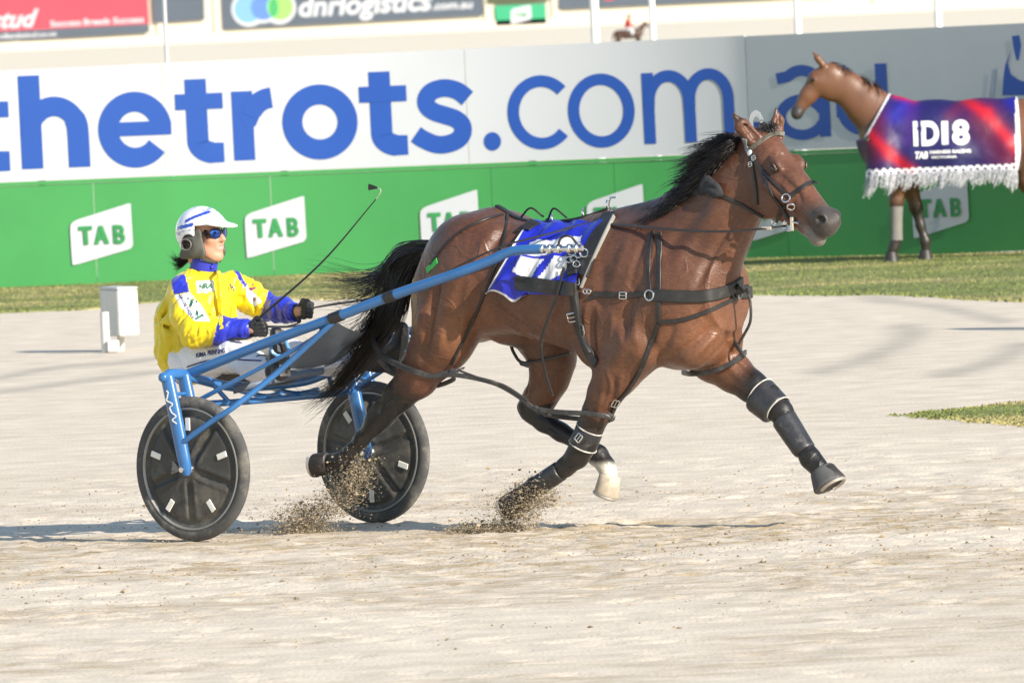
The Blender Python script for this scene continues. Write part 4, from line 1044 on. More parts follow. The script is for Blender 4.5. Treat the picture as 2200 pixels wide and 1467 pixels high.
# shafts: rise forward from the arch, bend level beside the saddle and end in a chrome tip
def shaft(sg):
    pts2 = [(385, 812), (420, 797), (560, 741), (720, 682), (860, 629), (985, 586), (1050, 561), (1085, 545), (1112, 538), (1165, 535)]
    vs = [-.60, -.595, -.57, -.545, -.51, -.48, -.455, -.44, -.43, -.415]
    P = [np.array(at(p[0], p[1], v)) for p, v in zip(pts2, vs)]
    if sg > 0: P = [np.array([p[0], -p[1], p[2]]) for p in P]
    Q = spline(P, 6); o = part('shaft', BLUE, Q, [.0245]*(len(Q)-14)+[.0235]*14, 18)
    tip = P[-1]; d = np.array([.12, -.02*sg*-1, 0])
    def on(t): return tip+np.array([1, -.10*sg*1.0*0, -.01])*t
    M_ = MB(); M_.tube([on(-.02), on(.0), on(.03), on(.24)], [.024, .0135, .013, .013], 14); M_.build('tip_rod', CHROME, o)
    for t in (.005, .05, .10, .165, .21):
        M_ = MB(); M_.tube([on(t-.012), on(t-.008), on(t+.008), on(t+.012)], [.016, .022, .022, .016], 14); M_.build('tip_collar', CHROME, o)
    M_ = MB(); c = np.array(P[3])*.98+np.array(P[4])*.02; dd = (P[4]-P[3]); dd = dd/np.linalg.norm(dd)
    M_.tube([c-dd*.035, c+dd*.035], .0285, 16); M_.build('clamp_band', LEATH, o)
    c = P[4]*.85+P[3]*.15; M_ = MB(); M_.tube([c-dd*.03, c+dd*.03], .0275, 16); M_.build('clamp_band', LEATH, o)
    # brace from the shaft down to the fork blade
    a = P[3]+np.array([-.01, .0, -.02]); low = np.array([.02, sg*(HALF+.058), .52]); mid = a*.40+low*.60+np.array([.10, .02*sg*-1, .015])
    if sg < 0:
        B = spline([a, at(600, 797, -.60), at(505, 872, -HALF-.03), at(455, 905, -HALF-.055), at(393, 950, -HALF-.070)], 7)
    else:
        B = spline([a, np.array([.52, .62, .80]), np.array([.26, HALF+.03, .61]), low], 7)
    part('brace', BLUE, B, .0145, 12)
    B2 = spline([P[3]*.8+P[2]*.2, P[2]*.4+P[3]*.6+np.array([0, -sg*.03, -.06]), np.array([RK+.05, sg*(HALF-.075), .67])], 7); part('inner_brace', BLUE, B2, .011, 10)
    return P
SH = shaft(-1); shaft(1)
# short stays under the arch
for v in (-.45, .45): part('stay', BLUE, [(RK+.02, v, .755), (RK+.09, v*.9, .655)], .012, 10)
# seat: a shallow black saddle on a bracket
def seat():
    V = []; Fc = []; nx, ny = 14, 16
    for i in range(nx+1):
        s = -.44+.44*i/nx
        for k in range(ny+1):
            y = -.19+.38*k/ny; e = (abs(y)/.19)
            z = .755+.10*max(0, (-.22-s)/.22)**1.6+.02*e**2+.012*math.sin(i/nx*pi)
            w = 1-.25*max(0, (s+.10)/.10)**2
            V.append((s, y*w, z))
    n = len(V); V += [(a, b*.96, c-.035) for a, b, c in V]
    for i in range(nx):
        for k in range(ny):
            q = (i*(ny+1)+k, (i+1)*(ny+1)+k, (i+1)*(ny+1)+k+1, i*(ny+1)+k+1); Fc.append(q); Fc.append(tuple(j+n for j in q[::-1]))
    for i in range(nx):
        a, b = i*(ny+1), (i+1)*(ny+1); Fc.append((a, a+n, b+n, b)); a += ny; b += ny; Fc.append((a, b, b+n, a+n))
    for k in range(ny):
        Fc.append((k, k+1, k+1+n, k+n)); a = nx*(ny+1)+k; Fc.append((a, a+n, a+1+n, a+1))
    mesh_obj('seat', V, Fc, LEATH, sulky, True, autosm=40)
seat()
for v in (-.12, .12): part('seat_bracket', BLUE, spline([(-.30, v, .735), (-.16, v, .70), (.0, v, .672), (.12, v*1.2, .69)], 5), .012, 10)
# padded under-bar and the long dark strut below the seat
part('under_pad', PVC, spline([at(500, 838, -.30), at(560, 822, -.20), at(640, 806, 0), at(690, 796, .2)], 6), [.020]*19, 12)
# fabric leg screen slung between the shafts
def screen():
    a = np.array(at(610, 796, -.36)); b = np.array(at(722, 690, -.47)); c = np.array(at(800, 682, -.10)); d = np.array(at(778, 736, .10))
    V = []; Fc = []; nu, nv_ = 18, 14
    nn = np.cross(b-a, d-a); nn /= np.linalg.norm(nn)
    for i in range(nu+1):
        for k in range(nv_+1):
            u, t = i/nu, k/nv_; p = (a*(1-u)+b*u)*(1-t)+(d*(1-u)+c*u)*t
            V.append(p-nn*.04*math.sin(pi*t)+nn*.006*math.sin(9*t+5*u)+np.array([0, 0, -.03])*math.sin(pi*t)*u)
    n = len(V); V += [p+nn*.004 for p in V]
    for i in range(nu):
        for k in range(nv_):
            q = (i*(nv_+1)+k, (i+1)*(nv_+1)+k, (i+1)*(nv_+1)+k+1, i*(nv_+1)+k+1); Fc.append(q); Fc.append(tuple(j+n for j in q[::-1]))
    o = mesh_obj('leg_screen', V, Fc, PVC, sulky, True)
    M_ = MB(); E_ = [V[i*(nv_+1)] for i in range(nu+1)]; M_.tube(E_, .007, 8); M_.build('hem', PVC, o)
    M_ = MB(); E_ = [V[k] for k in range(nv_+1)]; M_.tube(E_, .007, 8); M_.build('hem', PVC, o)
screen()
# stirrups: open blue metal frames on the shafts
def stirrup(c, tilt, v):
    M_ = MB(); c = np.array(c); u = np.array([math.sin(tilt), 0, math.cos(tilt)]); w = np.array([.25, .97, 0])*(1 if v < 0 else 1)
    pts = [c+u*a+w*b for a, b in ((-.045, -.05), (-.045, .05), (.045, .05), (.045, -.05))]
    pts = [pts[0]*.8+pts[1]*.2, pts[0]*.2+pts[1]*.8, pts[1]*.8+pts[2]*.2, pts[1]*.2+pts[2]*.8, pts[2]*.8+pts[3]*.2, pts[2]*.2+pts[3]*.8, pts[3]*.8+pts[0]*.2, pts[3]*.2+pts[0]*.8]
    M_.tube(pts, .009, 8, closed=True); M_.build('stirrup', mat('pale_blue_enamel', (.12, .32, .60), rough=.35, coat=.2), sulky)
stirrup(at(600, 745, -.50), -.35, -1); stirrup(at(868, 735, .45), -.5, 1)

# looping white script down the near fork
for sg in (-1, 1):
    pts = []
    for i in range(40):
        t = i/39; z = .735-.16*t; x = -.075+.055*t+.012*math.sin(t*19)+.005*math.sin(t*33+1); pts.append((x, sg*HALF+sg*.062+sg*.0285, z))
    M_ = MB(); M_.strip(pts, [(0, sg, 0)]*40, .007, .002); M_.build('white_script', REFL, sulky)
# ================================================================== THE DRIVER
YEL = mat('yellow_satin', (.78, .62, .02), rough=.38, spec=.5, attr='print', var=.10, vscale=5, bump=.010, bscale=9, sheen=.15)
WHT = mat('white_breeches', (.80, .79, .80), rough=.7, attr='print', var=.06, vscale=9, bump=.008, bscale=14)
SKIN = mat('skin', (.58, .30, .20), rough=.45, spec=.4, attr='skin', var=.08, vscale=25)
GLOVE = mat('black_glove', (.022, .022, .023), rough=.6, var=.3, vscale=40, bump=.002, bscale=70)
BOOT = mat('black_boot', (.018, .017, .018), rough=.34, spec=.6, var=.3, vscale=14, bump=.005, bscale=16, dirt=((.22, .20, .18), 12, .60, .3))
BLUEC = mat('royal_blue_cloth', (.025, .035, .42), rough=.5, var=.15, vscale=10, bump=.006, bscale=18)
HELM = mat('helmet_shell', (.8, .8, .82), rough=.22, spec=.55, attr='print', var=.04, vscale=9, coat=.5)
drv = race_root('person', -.25, 0, 'driver in yellow and blue jacket and white helmet, seated on the sulky', 'person')
HC0 = A(433, 497)                       # helmet centre
H0 = A(440, 504)
V3 = lambda *a: np.array(a, float)
# ---- joints
SHN, ELN, WRN = A(398, 622, -.19), A(426, 712, -.31), A(524, 706, -.25)
SHF, ELF, WRF = A(502, 616, .19), A(572, 660, .28), A(630, 672, .19)
HIN, KNN, ANN = A(397, 778, -.10), A(500, 764, -.27), A(588, 790, -.40)
HIF, KNF, ANF = A(450, 776, .10), A(625, 764, .27), A(806, 775, .40)
PEL, CH = A(420, 752), A(440, 640)
HN, HF = A(546, 706, -.24), A(652, 668, .17)
# ---- body: one continuous figure (most of it under the clothes)
def build_body():
    F = Field((-.85, -.62, .45), (.95, .62, 1.68), .0065)
    F.ell(H0+V3(-.012, 0, .035), (.092, .074, .098), k=.02)
    F.ell(H0+V3(.028, 0, -.035), (.072, .060, .088), k=.03)
    F.cone(H0+V3(.035, 0, -.085), H0+V3(.078, 0, -.108), .046, .024, .03)
    for sg in (-1, 1):
        F.cone(H0+V3(-.005, sg*.054, -.055), H0+V3(.062, sg*.020, -.108), .024, .018, .03)
        F.ell(H0+V3(.066, sg*.034, -.025), (.026, .026, .022), k=.02)
        F.ell(H0+V3(.094, sg*.030, .012), (.016, .018, .012), k=.012, op='s')
        F.ell(H0+V3(-.008, sg*.074, -.022), (.020, .010, .030), k=.012)
    F.cone(H0+V3(.094, 0, .015), H0+V3(.117, 0, -.026), .008, .0125, .012)
    for sg in (-1, 1): F.ell(H0+V3(.105, sg*.012, -.030), (.010, .009, .008), k=.008)
    F.cone(H0+V3(.090, -.018, -.060), H0+V3(.090, .018, -.060), .0065, .0065, .014)
    F.cone(H0+V3(.088, -.015, -.074), H0+V3(.088, .015, -.074), .0075, .0075, .014)
    F.cone(H0+V3(-.02, 0, -.06), CH+V3(-.02, 0, .20), .052, .060, .03)
    F.ell(CH+V3(-.03, 0, 0), (.07, .13, .13), k=.05); F.cone(CH+V3(-.03, 0, 0), PEL+V3(-.02, 0, 0), .09, .11, .05)
    F.chain([(SHN, .058), (ELN, .045), (WRN, .030), (HN, .03)], .03); F.chain([(SHF, .058), (ELF, .045), (WRF, .030), (HF, .03)], .03)
    F.chain([(HIN, .085), (KNN, .055), (ANN, .038)], .04); F.chain([(HIF, .085), (KNF, .055), (ANF, .038)], .04)
    return F.mesh(1)
BV, BQ = build_body()
lp = np.exp(-(((BV[:, 0]-H0[0]-.10)/.02)**2+((BV[:, 1])/.024)**2+((BV[:, 2]-H0[2]+.066)/.016)**2))[:, None]
teeth = .8*np.exp(-(((BV[:, 0]-H0[0]-.10)/.02)**2+((BV[:, 1])/.016)**2+((BV[:, 2]-H0[2]+.0665)/.0035)**2))[:, None]
ck = np.exp(-(((BV[:, 0]-H0[0]-.08)/.04)**2+((np.abs(BV[:, 1])-.04)/.03)**2+((BV[:, 2]-H0[2]+.03)/.03)**2))[:, None]
sk = np.tile([.56, .29, .19], (len(BV), 1)); sk = sk*(1-.25*ck)+np.array([.60, .22, .15])*.25*ck; sk = sk*(1-.7*lp)+np.array([.45, .13, .11])*.7*lp; sk = sk*(1-teeth)+np.array([.8, .76, .7])*teeth
mesh_obj('body', BV, BQ, SKIN, drv, True, attrs={'skin': sk})
# ---- jacket
def folds(F, segs, op):
    for a, b, r, k in segs: F.cone(a, b, r, r*.6, k, None, op)
def build_jacket():
    F = Field((-.85, -.62, .62), (.75, .62, 1.45), .0065)
    SQ = ((1, 0, 0), .76)
    F.chain([(CH+V3(-.025, 0, -.03), .168), (CH+V3(-.03, 0, -.08), .182), (A(412, 700), .192), (A(402, 752), .168)], .05, SQ)
    F.ell(CH+V3(-.03, 0, .050), (.085, .190, .060), k=.06)
    F.cone(CH+V3(-.022, 0, .06), CH+V3(-.02, 0, .10), .080, .058, .05)
    F.ell(A(372, 752, -.10), (.07, .09, .07), k=.05); F.ell(A(430, 748, -.05), (.12, .15, .07), k=.05)
    F.chain([(SHN, .078), (SHN*.45+ELN*.55+V3(-.02, -.01, 0), .078), (ELN+V3(-.01, -.01, 0), .070), (ELN*.45+WRN*.55, .058), (WRN, .045)], .04)
    F.chain([(SHF, .074), (SHF*.4+ELF*.6, .070), (ELF, .060), (ELF*.4+WRF*.6, .054), (WRF, .044)], .04)
    # creases
    for i in range(5):
        a = ELN+V3(.00, -.085, .05-.03*i); F.cone(a+V3(-.06, 0, -.01), a+V3(.05, .01, .02), .010, .006, .02, None, 's')
    folds(F, [(A(455, 600, -.12), A(470, 690, -.10), .010, .02), (A(405, 640, -.24), A(440, 690, -.30), .009, .02), (A(360, 655, -.18), A(345, 740, -.14), .014, .03), (A(400, 700, -.26), A(370, 750, -.20), .012, .03),
              (A(520, 640, .16), A(500, 700, .08), .012, .02), (A(545, 640, .20), A(560, 690, .20), .010, .02), (A(480, 640, -.04), A(486, 720, -.04), .009, .015), (A(430, 735, -.18), A(490, 720, -.16), .010, .02),
              (A(440, 600, -.16), A(400, 600, -.22), .008, .02), (A(345, 690, -.15), A(385, 720, -.24), .012, .03)], 's')
    folds(F, [(A(470, 585, -.05), A(476, 715, -.05), .008, .02), (A(350, 700, -.16), A(352, 770, -.13), .014, .03), (A(440, 650, -.20), A(470, 700, -.16), .009, .03)], 'u')
    # opening at the neck and hem
    F.cone(H0+V3(-.012, 0, -.02), CH+V3(-.012, 0, .115), .054, .054, .008, None, 's')
    F.func((-.9, -.7, .5), (.9, .7, .90), lambda X, Y, Z: np.maximum(.772+.02*np.sin(Y*30)+.17*np.clip((X+.32)/.3, 0, 1)-Z+0*X, -.25)*-1*0-(Z-(.765+.015*np.sin(Y*26+X*9)+.20*np.clip((X+.42)/.36, 0, 1)))*-1, .01, 's') if False else None
    return F.mesh(2)
JV, JQ = build_jacket()
JV = wrinkle(JV, JQ, (.25, .25, 1), 15, .0075, 2); JV = wrinkle(JV, JQ, (.8, .3, -.5), 26, .0035, 5)
def pxs(V):
    return np.array([px_of(p) for p in V])
JP = pxs(JV)
yel = np.array([.80, .61, .012]); roy = np.array([.022, .035, .45]); whi = np.array([.80, .80, .82])
def inpoly(P, poly_):
    x, y = P[:, 0], P[:, 1]; c = np.zeros(len(P), bool); n = len(poly_)
    for i in range(n):
        (x0, y0), (x1, y1) = poly_[i], poly_[(i+1) % n]
        m = (y0 > y) != (y1 > y); c ^= m & (x < (x1-x0)*(y-y0)/(y1-y0+1e-12)+x0)
    return c
JC = np.tile(yel, (len(JV), 1))
near = JV[:, 1] < -.16
dn, tn = dist_seg(JV, SHN, ELN); dn2, tn2 = dist_seg(JV, ELN, WRN); df, tf = dist_seg(JV, SHF, ELF); df2, tf2 = dist_seg(JV, ELF, WRF)
JC[inpoly(JP, [(365, 590), (396, 586), (408, 627), (373, 632)]) & near] = roy
JC[inpoly(JP, [(375, 634), (408, 629), (432, 655), (452, 690), (420, 690), (388, 660)]) & near] = whi
JC[(JP[:, 0]+.25*(JP[:, 1]-700) > 466) & (JV[:, 1] < -.13) & (JP[:, 1] > 672) & (dn2 < .2)] = roy
ff = JV[:, 1] > .10
JC[inpoly(JP, [(500, 578), (512, 578), (522, 600), (532, 612), (525, 618)]) & ff] = roy
JC[inpoly(JP, [(528, 610), (548, 632), (562, 648), (548, 660), (530, 640)]) & ff] = whi
JC[ff & (JP[:, 0]+.3*(JP[:, 1]-660) > 566)] = roy
JC[inpoly(JP, [(421, 604), (458, 602), (462, 626), (424, 630)])] = whi
mk = (JP[:, 1] > 762) & (JP[:, 0] > 364) & (JP[:, 0] < 405) & (JV[:, 1] < 0); JC[mk] = roy
jacket = mesh_obj('jacket', JV, JQ, YEL, drv, True, attrs={'print': JC}); JB = bvh(JV, JQ)
# collar, placket, buttons
def ring(c, n_, r, w, th, m, name, parent, a0=0, a1=2*pi, fwd=(1, 0, 0), N=28, aspect=1.0):
    """upright band (collar, cuff) of height w round axis n_"""
    n_ = Vector(n_).normalized(); f = Vector(fwd); f = (f-n_*f.dot(n_)).normalized(); s_ = n_.cross(f); pts = []; nr = []
    for i in range(N+1):
        a = a0+(a1-a0)*i/N; d = f*math.cos(a)+s_*math.sin(a)*aspect; pts.append(Vector(c)+d*r); nr.append(d)
    M_ = MB(); M_.strip(pts, nr, w, th); return M_.build(name, m, parent)
ring(H0+V3(-.012, 0, -.142), (.22, 0, 1), .061, .058, .006, BLUEC, 'collar', drv)
M_ = MB(); M_.ell(H0+V3(.054, -.02, -.160), (.008, .010, .010)); M_.build('collar_stud', BLUEC, drv)
pl_ = []; pn_ = []
for t in np.linspace(0, 1, 24):
    q = Vector(sight_l(466+10*t, 582+125*t)); loc, nr, _, _ = JB.ray_cast(EYE_L, q)
    if loc: pl_.append(loc); pn_.append(nr)
M_ = MB(); M_.strip(pl_, pn_, .022, .0015); M_.build('placket', mat('yellow_trim', (.80, .62, .014), rough=.4), jacket)
# ---- breeches
def build_legs():
    F = Field((-.55, -.62, .55), (.75, .62, .98), .006)
    for hi, kn, an in ((HIN, KNN, ANN), (HIF, KNF, ANF)):
        F.chain([(hi, .098), (hi*.5+kn*.5, .086), (kn, .068), (kn*.5+an*.5+V3(0, 0, -.018), .064), (an+V3(-.03, 0, 0), .05)], .04)
        for i in range(5):
            p = kn+V3(.04+.05*i, 0, .03); F.cone(p+V3(0, -.08, -.06), p+V3(.02, .08, .02), .007, .007, .02, None, 's')
    F.cone(PEL+V3(-.03, -.05, -.03), PEL+V3(-.03, .05, -.03), .105, .105, .05)
    F.ell(KNF+V3(.15, -.02, -.045), (.16, .055, .05), k=.04)
    return F.mesh(2)
TV, TQ = build_legs(); TV = wrinkle(TV, TQ, (.2, .9, .6), 24, .004, 8); TP = pxs(TV); TC = np.tile([.80, .79, .81], (len(TV), 1))
for lo_, hi_ in ((HIN, KNN),):
    pass
def pipe(poly_):
    G = spline(poly_, 10); d = np.min(np.hypot(TP[:, None, 0]-G[None, :, 0], TP[:, None, 1]-G[None, :, 1]), 1); return d
trousers = mesh_obj('breeches', TV, TQ, WHT, drv, True, attrs={'print': TC}); TB = bvh(TV, TQ)
NAVYP = mat('navy_piping', (.012, .02, .14), rough=.6)
for path in ([(402, 788), (440, 776), (485, 770), (520, 773), (562, 775)],):
    pts, nn_ = [], []
    for q_ in spline(path, 8):
        loc, nr, _, _ = TB.ray_cast(EYE_L, sight_l(*q_))
        if loc: pts.append(loc); nn_.append(nr)
    M_ = MB(); M_.strip(pts, nn_, .007, .003); M_.build('side_piping', NAVYP, trousers)
M_ = MB(); c = A(386, 790, -.09)
for i in range(7):
    a = i*.9; M_.ell(c+V3(.025*math.cos(a), -.015+.02*math.sin(a*1.7), -.01+.022*math.sin(a)), (.03, .028, .026), None, 10, 6)
M_.build('shirt_tail', BLUEC, drv)
# ---- boots, each on a stirrup
def boot(an, heel, toe, shaft0, sg):
    F = Field(np.minimum.reduce([an, heel, toe, shaft0])-.12, np.maximum.reduce([an, heel, toe, shaft0])+.12, .005)
    up = (toe-heel)/np.linalg.norm(toe-heel)
    F.cone(shaft0, an, .058, .047, .02); 
    F.cone(an, heel+up*.04, .047, .042, .03); F.cone(an+V3(.01, 0, .0), heel*.45+toe*.55, .044, .040, .03)
    F.cone(heel+up*.025, heel*.5+toe*.5, .034, .036, .02); F.cone(heel*.5+toe*.5, toe-up*.03, .040, .032, .02)
    for i in range(3):
        p = shaft0*.4+an*.6+V3(.012*i, 0, .0); F.cone(p+V3(0, -.06, -.04+.02*i), p+V3(.0, -.05, .05), .006, .006, .014, None, 's')
    V, Q = F.mesh(1); o = mesh_obj('boot', V, Q, BOOT, drv, True)
    fr = an-(heel*.5+toe*.5); fr = -fr/np.linalg.norm(fr)
    fr = V3(.9, .1*sg, -.1); fr -= up*(fr@up); fr /= np.linalg.norm(fr)
    M_ = MB(); M_.tube([heel+up*.01+fr*.030, heel*.5+toe*.5+fr*.034, toe-up*.02+fr*.022], [.036, .040, .030], 14, flat=(tuple(fr), .28)); M_.build('sole', mat('sole_rubber', (.05, .05, .052), rough=.7, dirt=((.28, .25, .21), 20, .5, .6)), o)
    return o
boot(ANN, A(604, 814, -.43), A(592, 702, -.42), A(563, 786, -.365), -1)
boot(ANF, A(846, 803, .43), A(866, 692, .43), A(783, 772, .375), 1)
# ---- gloves
def fist(c, f, up, side_in, parent, name='glove'):
    f = f/np.linalg.norm(f); up = up-f*(up@f); up /= np.linalg.norm(up); w = side_in-f*(side_in@f)-up*(side_in@up); w /= np.linalg.norm(w)
    F = Field(c-.11, c+.11, .0035); P = lambda a, b, d: c+f*a+up*b+w*d
    F.cone(P(-.055, 0, .0), P(-.02, 0, 0), .030, .030, .02, (w, .8)); F.ell(P(.0, 0, -.006), (.042, .042, .022), [f, up, w], .012)
    for k, (b, L) in enumerate(((.031, .98), (.011, 1.06), (-.010, 1.0), (-.029, .86))):
        F.chain([(P(.030, b, -.012), .0105), (P(.030+.028*L, b-.002, -.002), .0112), (P(.026+.026*L, b-.003, .024), .0102), (P(.026, b-.002, .029), .0095)], .005)
    F.chain([(P(-.012, .024, .012), .014), (P(.016, .046, .020), .0125), (P(.046, .043, .012), .0108)], .006)
    V, Q = F.mesh(1); o = mesh_obj(name, V, Q, GLOVE, parent, True)
    M_ = MB(); pts = [P(-.05, .031*math.cos(t), .027*math.sin(t)) for t in np.linspace(0, 2*pi, 19)[:-1]]; M_.tube(pts, .007, 8, closed=True); M_.build('wrist_strap', GLOVE, o)
    return P
GN = fist(HN, WRN*-1+HN+V3(.04, 0, 0), V3(.25, -.35, .95), V3(0, 1, 0), drv)
GF = fist(HF, HF-WRF+V3(.03, 0, .0), V3(-.2, .25, .95), V3(0, -1, 0), drv)
ring(WRN*.9+HN*.1, HN-WRN, .045, .03, .004, BLUEC, 'cuff', drv, fwd=(0, 0, 1)); ring(WRF*.9+HF*.1, HF-WRF, .044, .03, .004, BLUEC, 'cuff', drv, fwd=(0, 0, 1))
# ---- helmet
def build_helmet():
    F = Field(HC0-.24, HC0+.24, .005)
    F.ell(HC0, (.137, .113, .124), k=.01)
    F.ell(HC0+V3(-.01, 0, -.01), (.118, .098, .108), k=.004, op='s')
    def cut(X, Y, Z):      # face opening and lower rim
        s = X-HC0[0]; z = Z-HC0[2]
        return np.minimum(np.maximum(.035-s, z-.028)+0*Y, (z+.108+.0*s)+0*Y)
    F.func(HC0-.2, HC0+.2, cut, .006, 's')
    def ear(X, Y, Z):
        s = X-HC0[0]; z = Z-HC0[2]; return np.maximum(np.sqrt(((s-.0)/1)**2+((z+.062)/1)**2)-.050, .06-np.abs(Y))
    F.func(HC0-.2, HC0+.2, ear, .006, 's')
    # peak
    F.ell(HC0+V3(.112, 0, .034), (.100, .088, .011), [(.985, 0, -.17), (0, 1, 0), (.17, 0, .985)], .018)
    F.ell(HC0+V3(.07, 0, .015), (.060, .092, .020), k=.015, op='s')
    return F.mesh(2)
EV, EQ = build_helmet()
q = EV-HC0; side = np.abs(q[:, 1]) > .035
EC = np.tile([.80, .80, .83], (len(EV), 1)); gb = np.array([.03, .075, .45])
st1 = (np.abs(q[:, 2]-(.030+.16*(q[:, 0]+.01))) < .009) & (q[:, 0] > -.085) & (q[:, 0] < .035) & side
st2 = (np.abs(q[:, 2]-(.068+.42*(q[:, 0]-.02))) < .009) & (q[:, 0] > -.02) & (q[:, 0] < .085) & (np.abs(q[:, 1]) > .02)
dec = (fbm((q[:, 0]+q[:, 1]*.5)*38+9, q[:, 2]*38+4, 3) > .52) & (((q[:, 2] > .075) & (q[:, 0] > -.01)) | ((q[:, 0] < -.085)) | ((q[:, 2] < .0) & (q[:, 0] < -.04)))
EC[dec] = [.33, .37, .56]; EC[st1 | st2] = gb
edge = (np.abs(q[:, 2]-(.008+.12*q[:, 0])) < .0035) & side & (q[:, 0] < .06); EC[edge] = [.42, .42, .46]
helmet = mesh_obj('helmet', EV, EQ, HELM, drv, True, attrs={'print': EC})
PADG = mat('grey_leather_pad', (.085, .085, .070), rough=.6, var=.2, vscale=30)
TRIM = mat('grey_piping', (.33, .32, .30), rough=.6)
for sg in (-1, 1):
    F = Field(HC0+V3(-.14, -.15, -.17), HC0+V3(.14, .15, .05), .005)
    ctr = HC0+V3(.0, sg*.090, -.066)
    F.ell(ctr, (.058, .022, .054), k=.01); F.cone(ctr+V3(-.05, 0, -.045), ctr+V3(.055, -sg*.012, -.040), .022, .022, .02, ((0, 1, 0), .5)); F.cone(ctr+V3(.045, -sg*.006, .06), ctr+V3(.058, -sg*.014, -.035), .022, .020, .02, ((0, 1, 0), .5))
    F.cone(ctr+V3(-.022, -.1, .006), ctr+V3(-.022, .1, .006), .024, .024, .008, None, 's'); F.cone(ctr+V3(.0, -.1, .006), ctr+V3(.0, .1, .006), .022, .022, .008, None, 's')
    V, Q = F.mesh(1); o = mesh_obj('ear_guard', V, Q, PADG, helmet, True)
    M_ = MB(); pts = [ctr+V3(-.012+.036*math.cos(t), sg*.0235, .006+.026*math.sin(t)) for t in np.linspace(0, 2*pi, 25)[:-1]]; M_.tube(pts, .0018, 6, closed=True); M_.build('piping', TRIM, o)
    # chin strap
    M_ = MB(); a = ctr+V3(.045, -sg*.008, -.055); b = H0+V3(.075, sg*.016, -.135); pts = spline([a, a*.5+b*.5+V3(-.002, sg*.006, -.004), b], 6); M_.strip(pts, [(0, sg, -.3)]*len(pts), .016, .004); M_.build('chin_strap', PADG, helmet)
# ---- sunglasses
LENS = mat('mirror_lens', (.05, .14, .60), rough=.08, metal=.75, var=.5, vscale=18)
FRAME = mat('glasses_frame', (.03, .02, .03), rough=.3)
gl = bpy.data.objects.new('sunglasses', None); COL.objects.link(gl); gl.parent = drv
for sg in (-1, 1):
    M_ = MB(); R = Matrix.Rotation(sg*.38, 3, 'Z') @ Matrix.Rotation(.1, 3, 'Y'); c = H0+V3(.094, sg*.036, .004); M_.ell(c, (.007, .032, .025), R, 18, 10); M_.build('lens', LENS, gl)
    M_ = MB(); pts = [Vector(c)+R @ Vector((.002, .032*math.cos(t), .025*math.sin(t))) for t in np.linspace(0, 2*pi, 25)[:-1]]; M_.tube(pts, .0028, 6, closed=True); M_.build('lens_rim', FRAME, gl)
    M_ = MB(); M_.tube([H0+V3(.084, sg*.063, .012), H0+V3(.04, sg*.074, .010), H0+V3(-.02, sg*.080, .004)], .003, 6); M_.build('temple_arm', FRAME, gl)
M_ = MB(); M_.tube([H0+V3(.107, -.008, .012), H0+V3(.111, 0, .015), H0+V3(.107, .008, .012)], .003, 6); M_.build('bridge', FRAME, gl)
# ---- printed names and badges
def decal(name, body, B, parent, m, x, y, hgt, ang, length=None, bold=.015, shear=0.0, off=.003, eye=None, sf=None):
    V, F = text_mesh(body, bold, shear); w = V[:, 0].max()-V[:, 0].min(); sy = hgt/.72; sx = sy if length is None else length/w
    c, s = math.cos(ang), math.sin(ang); out = []; ok = True; last = None
    for p in V:
        X, Y = (p[0]-V[:, 0].min())*sx, p[1]*sy
        loc, nr, _, _ = B.ray_cast(eye or EYE_L, (sf or sight_l)(x+c*X+s*Y, y+s*X*1.0-c*Y))
        if loc is None: loc, nr = (last if last else (None, None))
        if loc is None: loc = Vector(at(x, y, 0)); nr = Vector((0, -1, 0))
        last = (loc, nr); out.append(loc+nr*off)
    return mesh_obj(name, out, F, m, parent, False)
NAVY = mat('navy_print', (.012, .02, .14), rough=.6); DGREEN = mat('bottle_green_print', (.02, .13, .07), rough=.6); GOLD = mat('gold_print', (.75, .45, .03), rough=.6)
decal('name_print', 'KIMA', TB, trousers, NAVY, 422, 768, 9, -.16, 22, .03, .2); decal('name_print', 'FRENNING', TB, trousers, NAVY, 447, 763, 10, -.13, 38, .03, .2)
decal('chest_badge', 'HRA', JB, jacket, DGREEN, 426, 621, 11, -.06, 30, .04, .25); decal('chest_small_print', 'VICTORIA', JB, jacket, DGREEN, 427, 627, 3.2, -.05, 30, .01)
decal('sleeve_badge', 'T', JB, jacket, DGREEN, 398, 655, 16, .35, 22, .05); decal('sleeve_badge', 'V', JB, jacket, DGREEN, 412, 680, 16, .6, 22, .05); decal('sleeve_stripe', 'I', JB, jacket, GOLD, 407, 657, 17, .35, 5, .06)
decal('sleeve_print', 'HARNESS RACING', JB, jacket, NAVY, 382, 632, 6, 1.05, 62, .02)
decal('sleeve_badge', 'Z', JB, jacket, mat('maroon_print', (.20, .02, .08), rough=.6), 533, 618, 13, .75, 20, .06)
decal('chest_small_print', 'HRV', JB, jacket, NAVY, 491, 612, 6, 1.0, 18, .03)
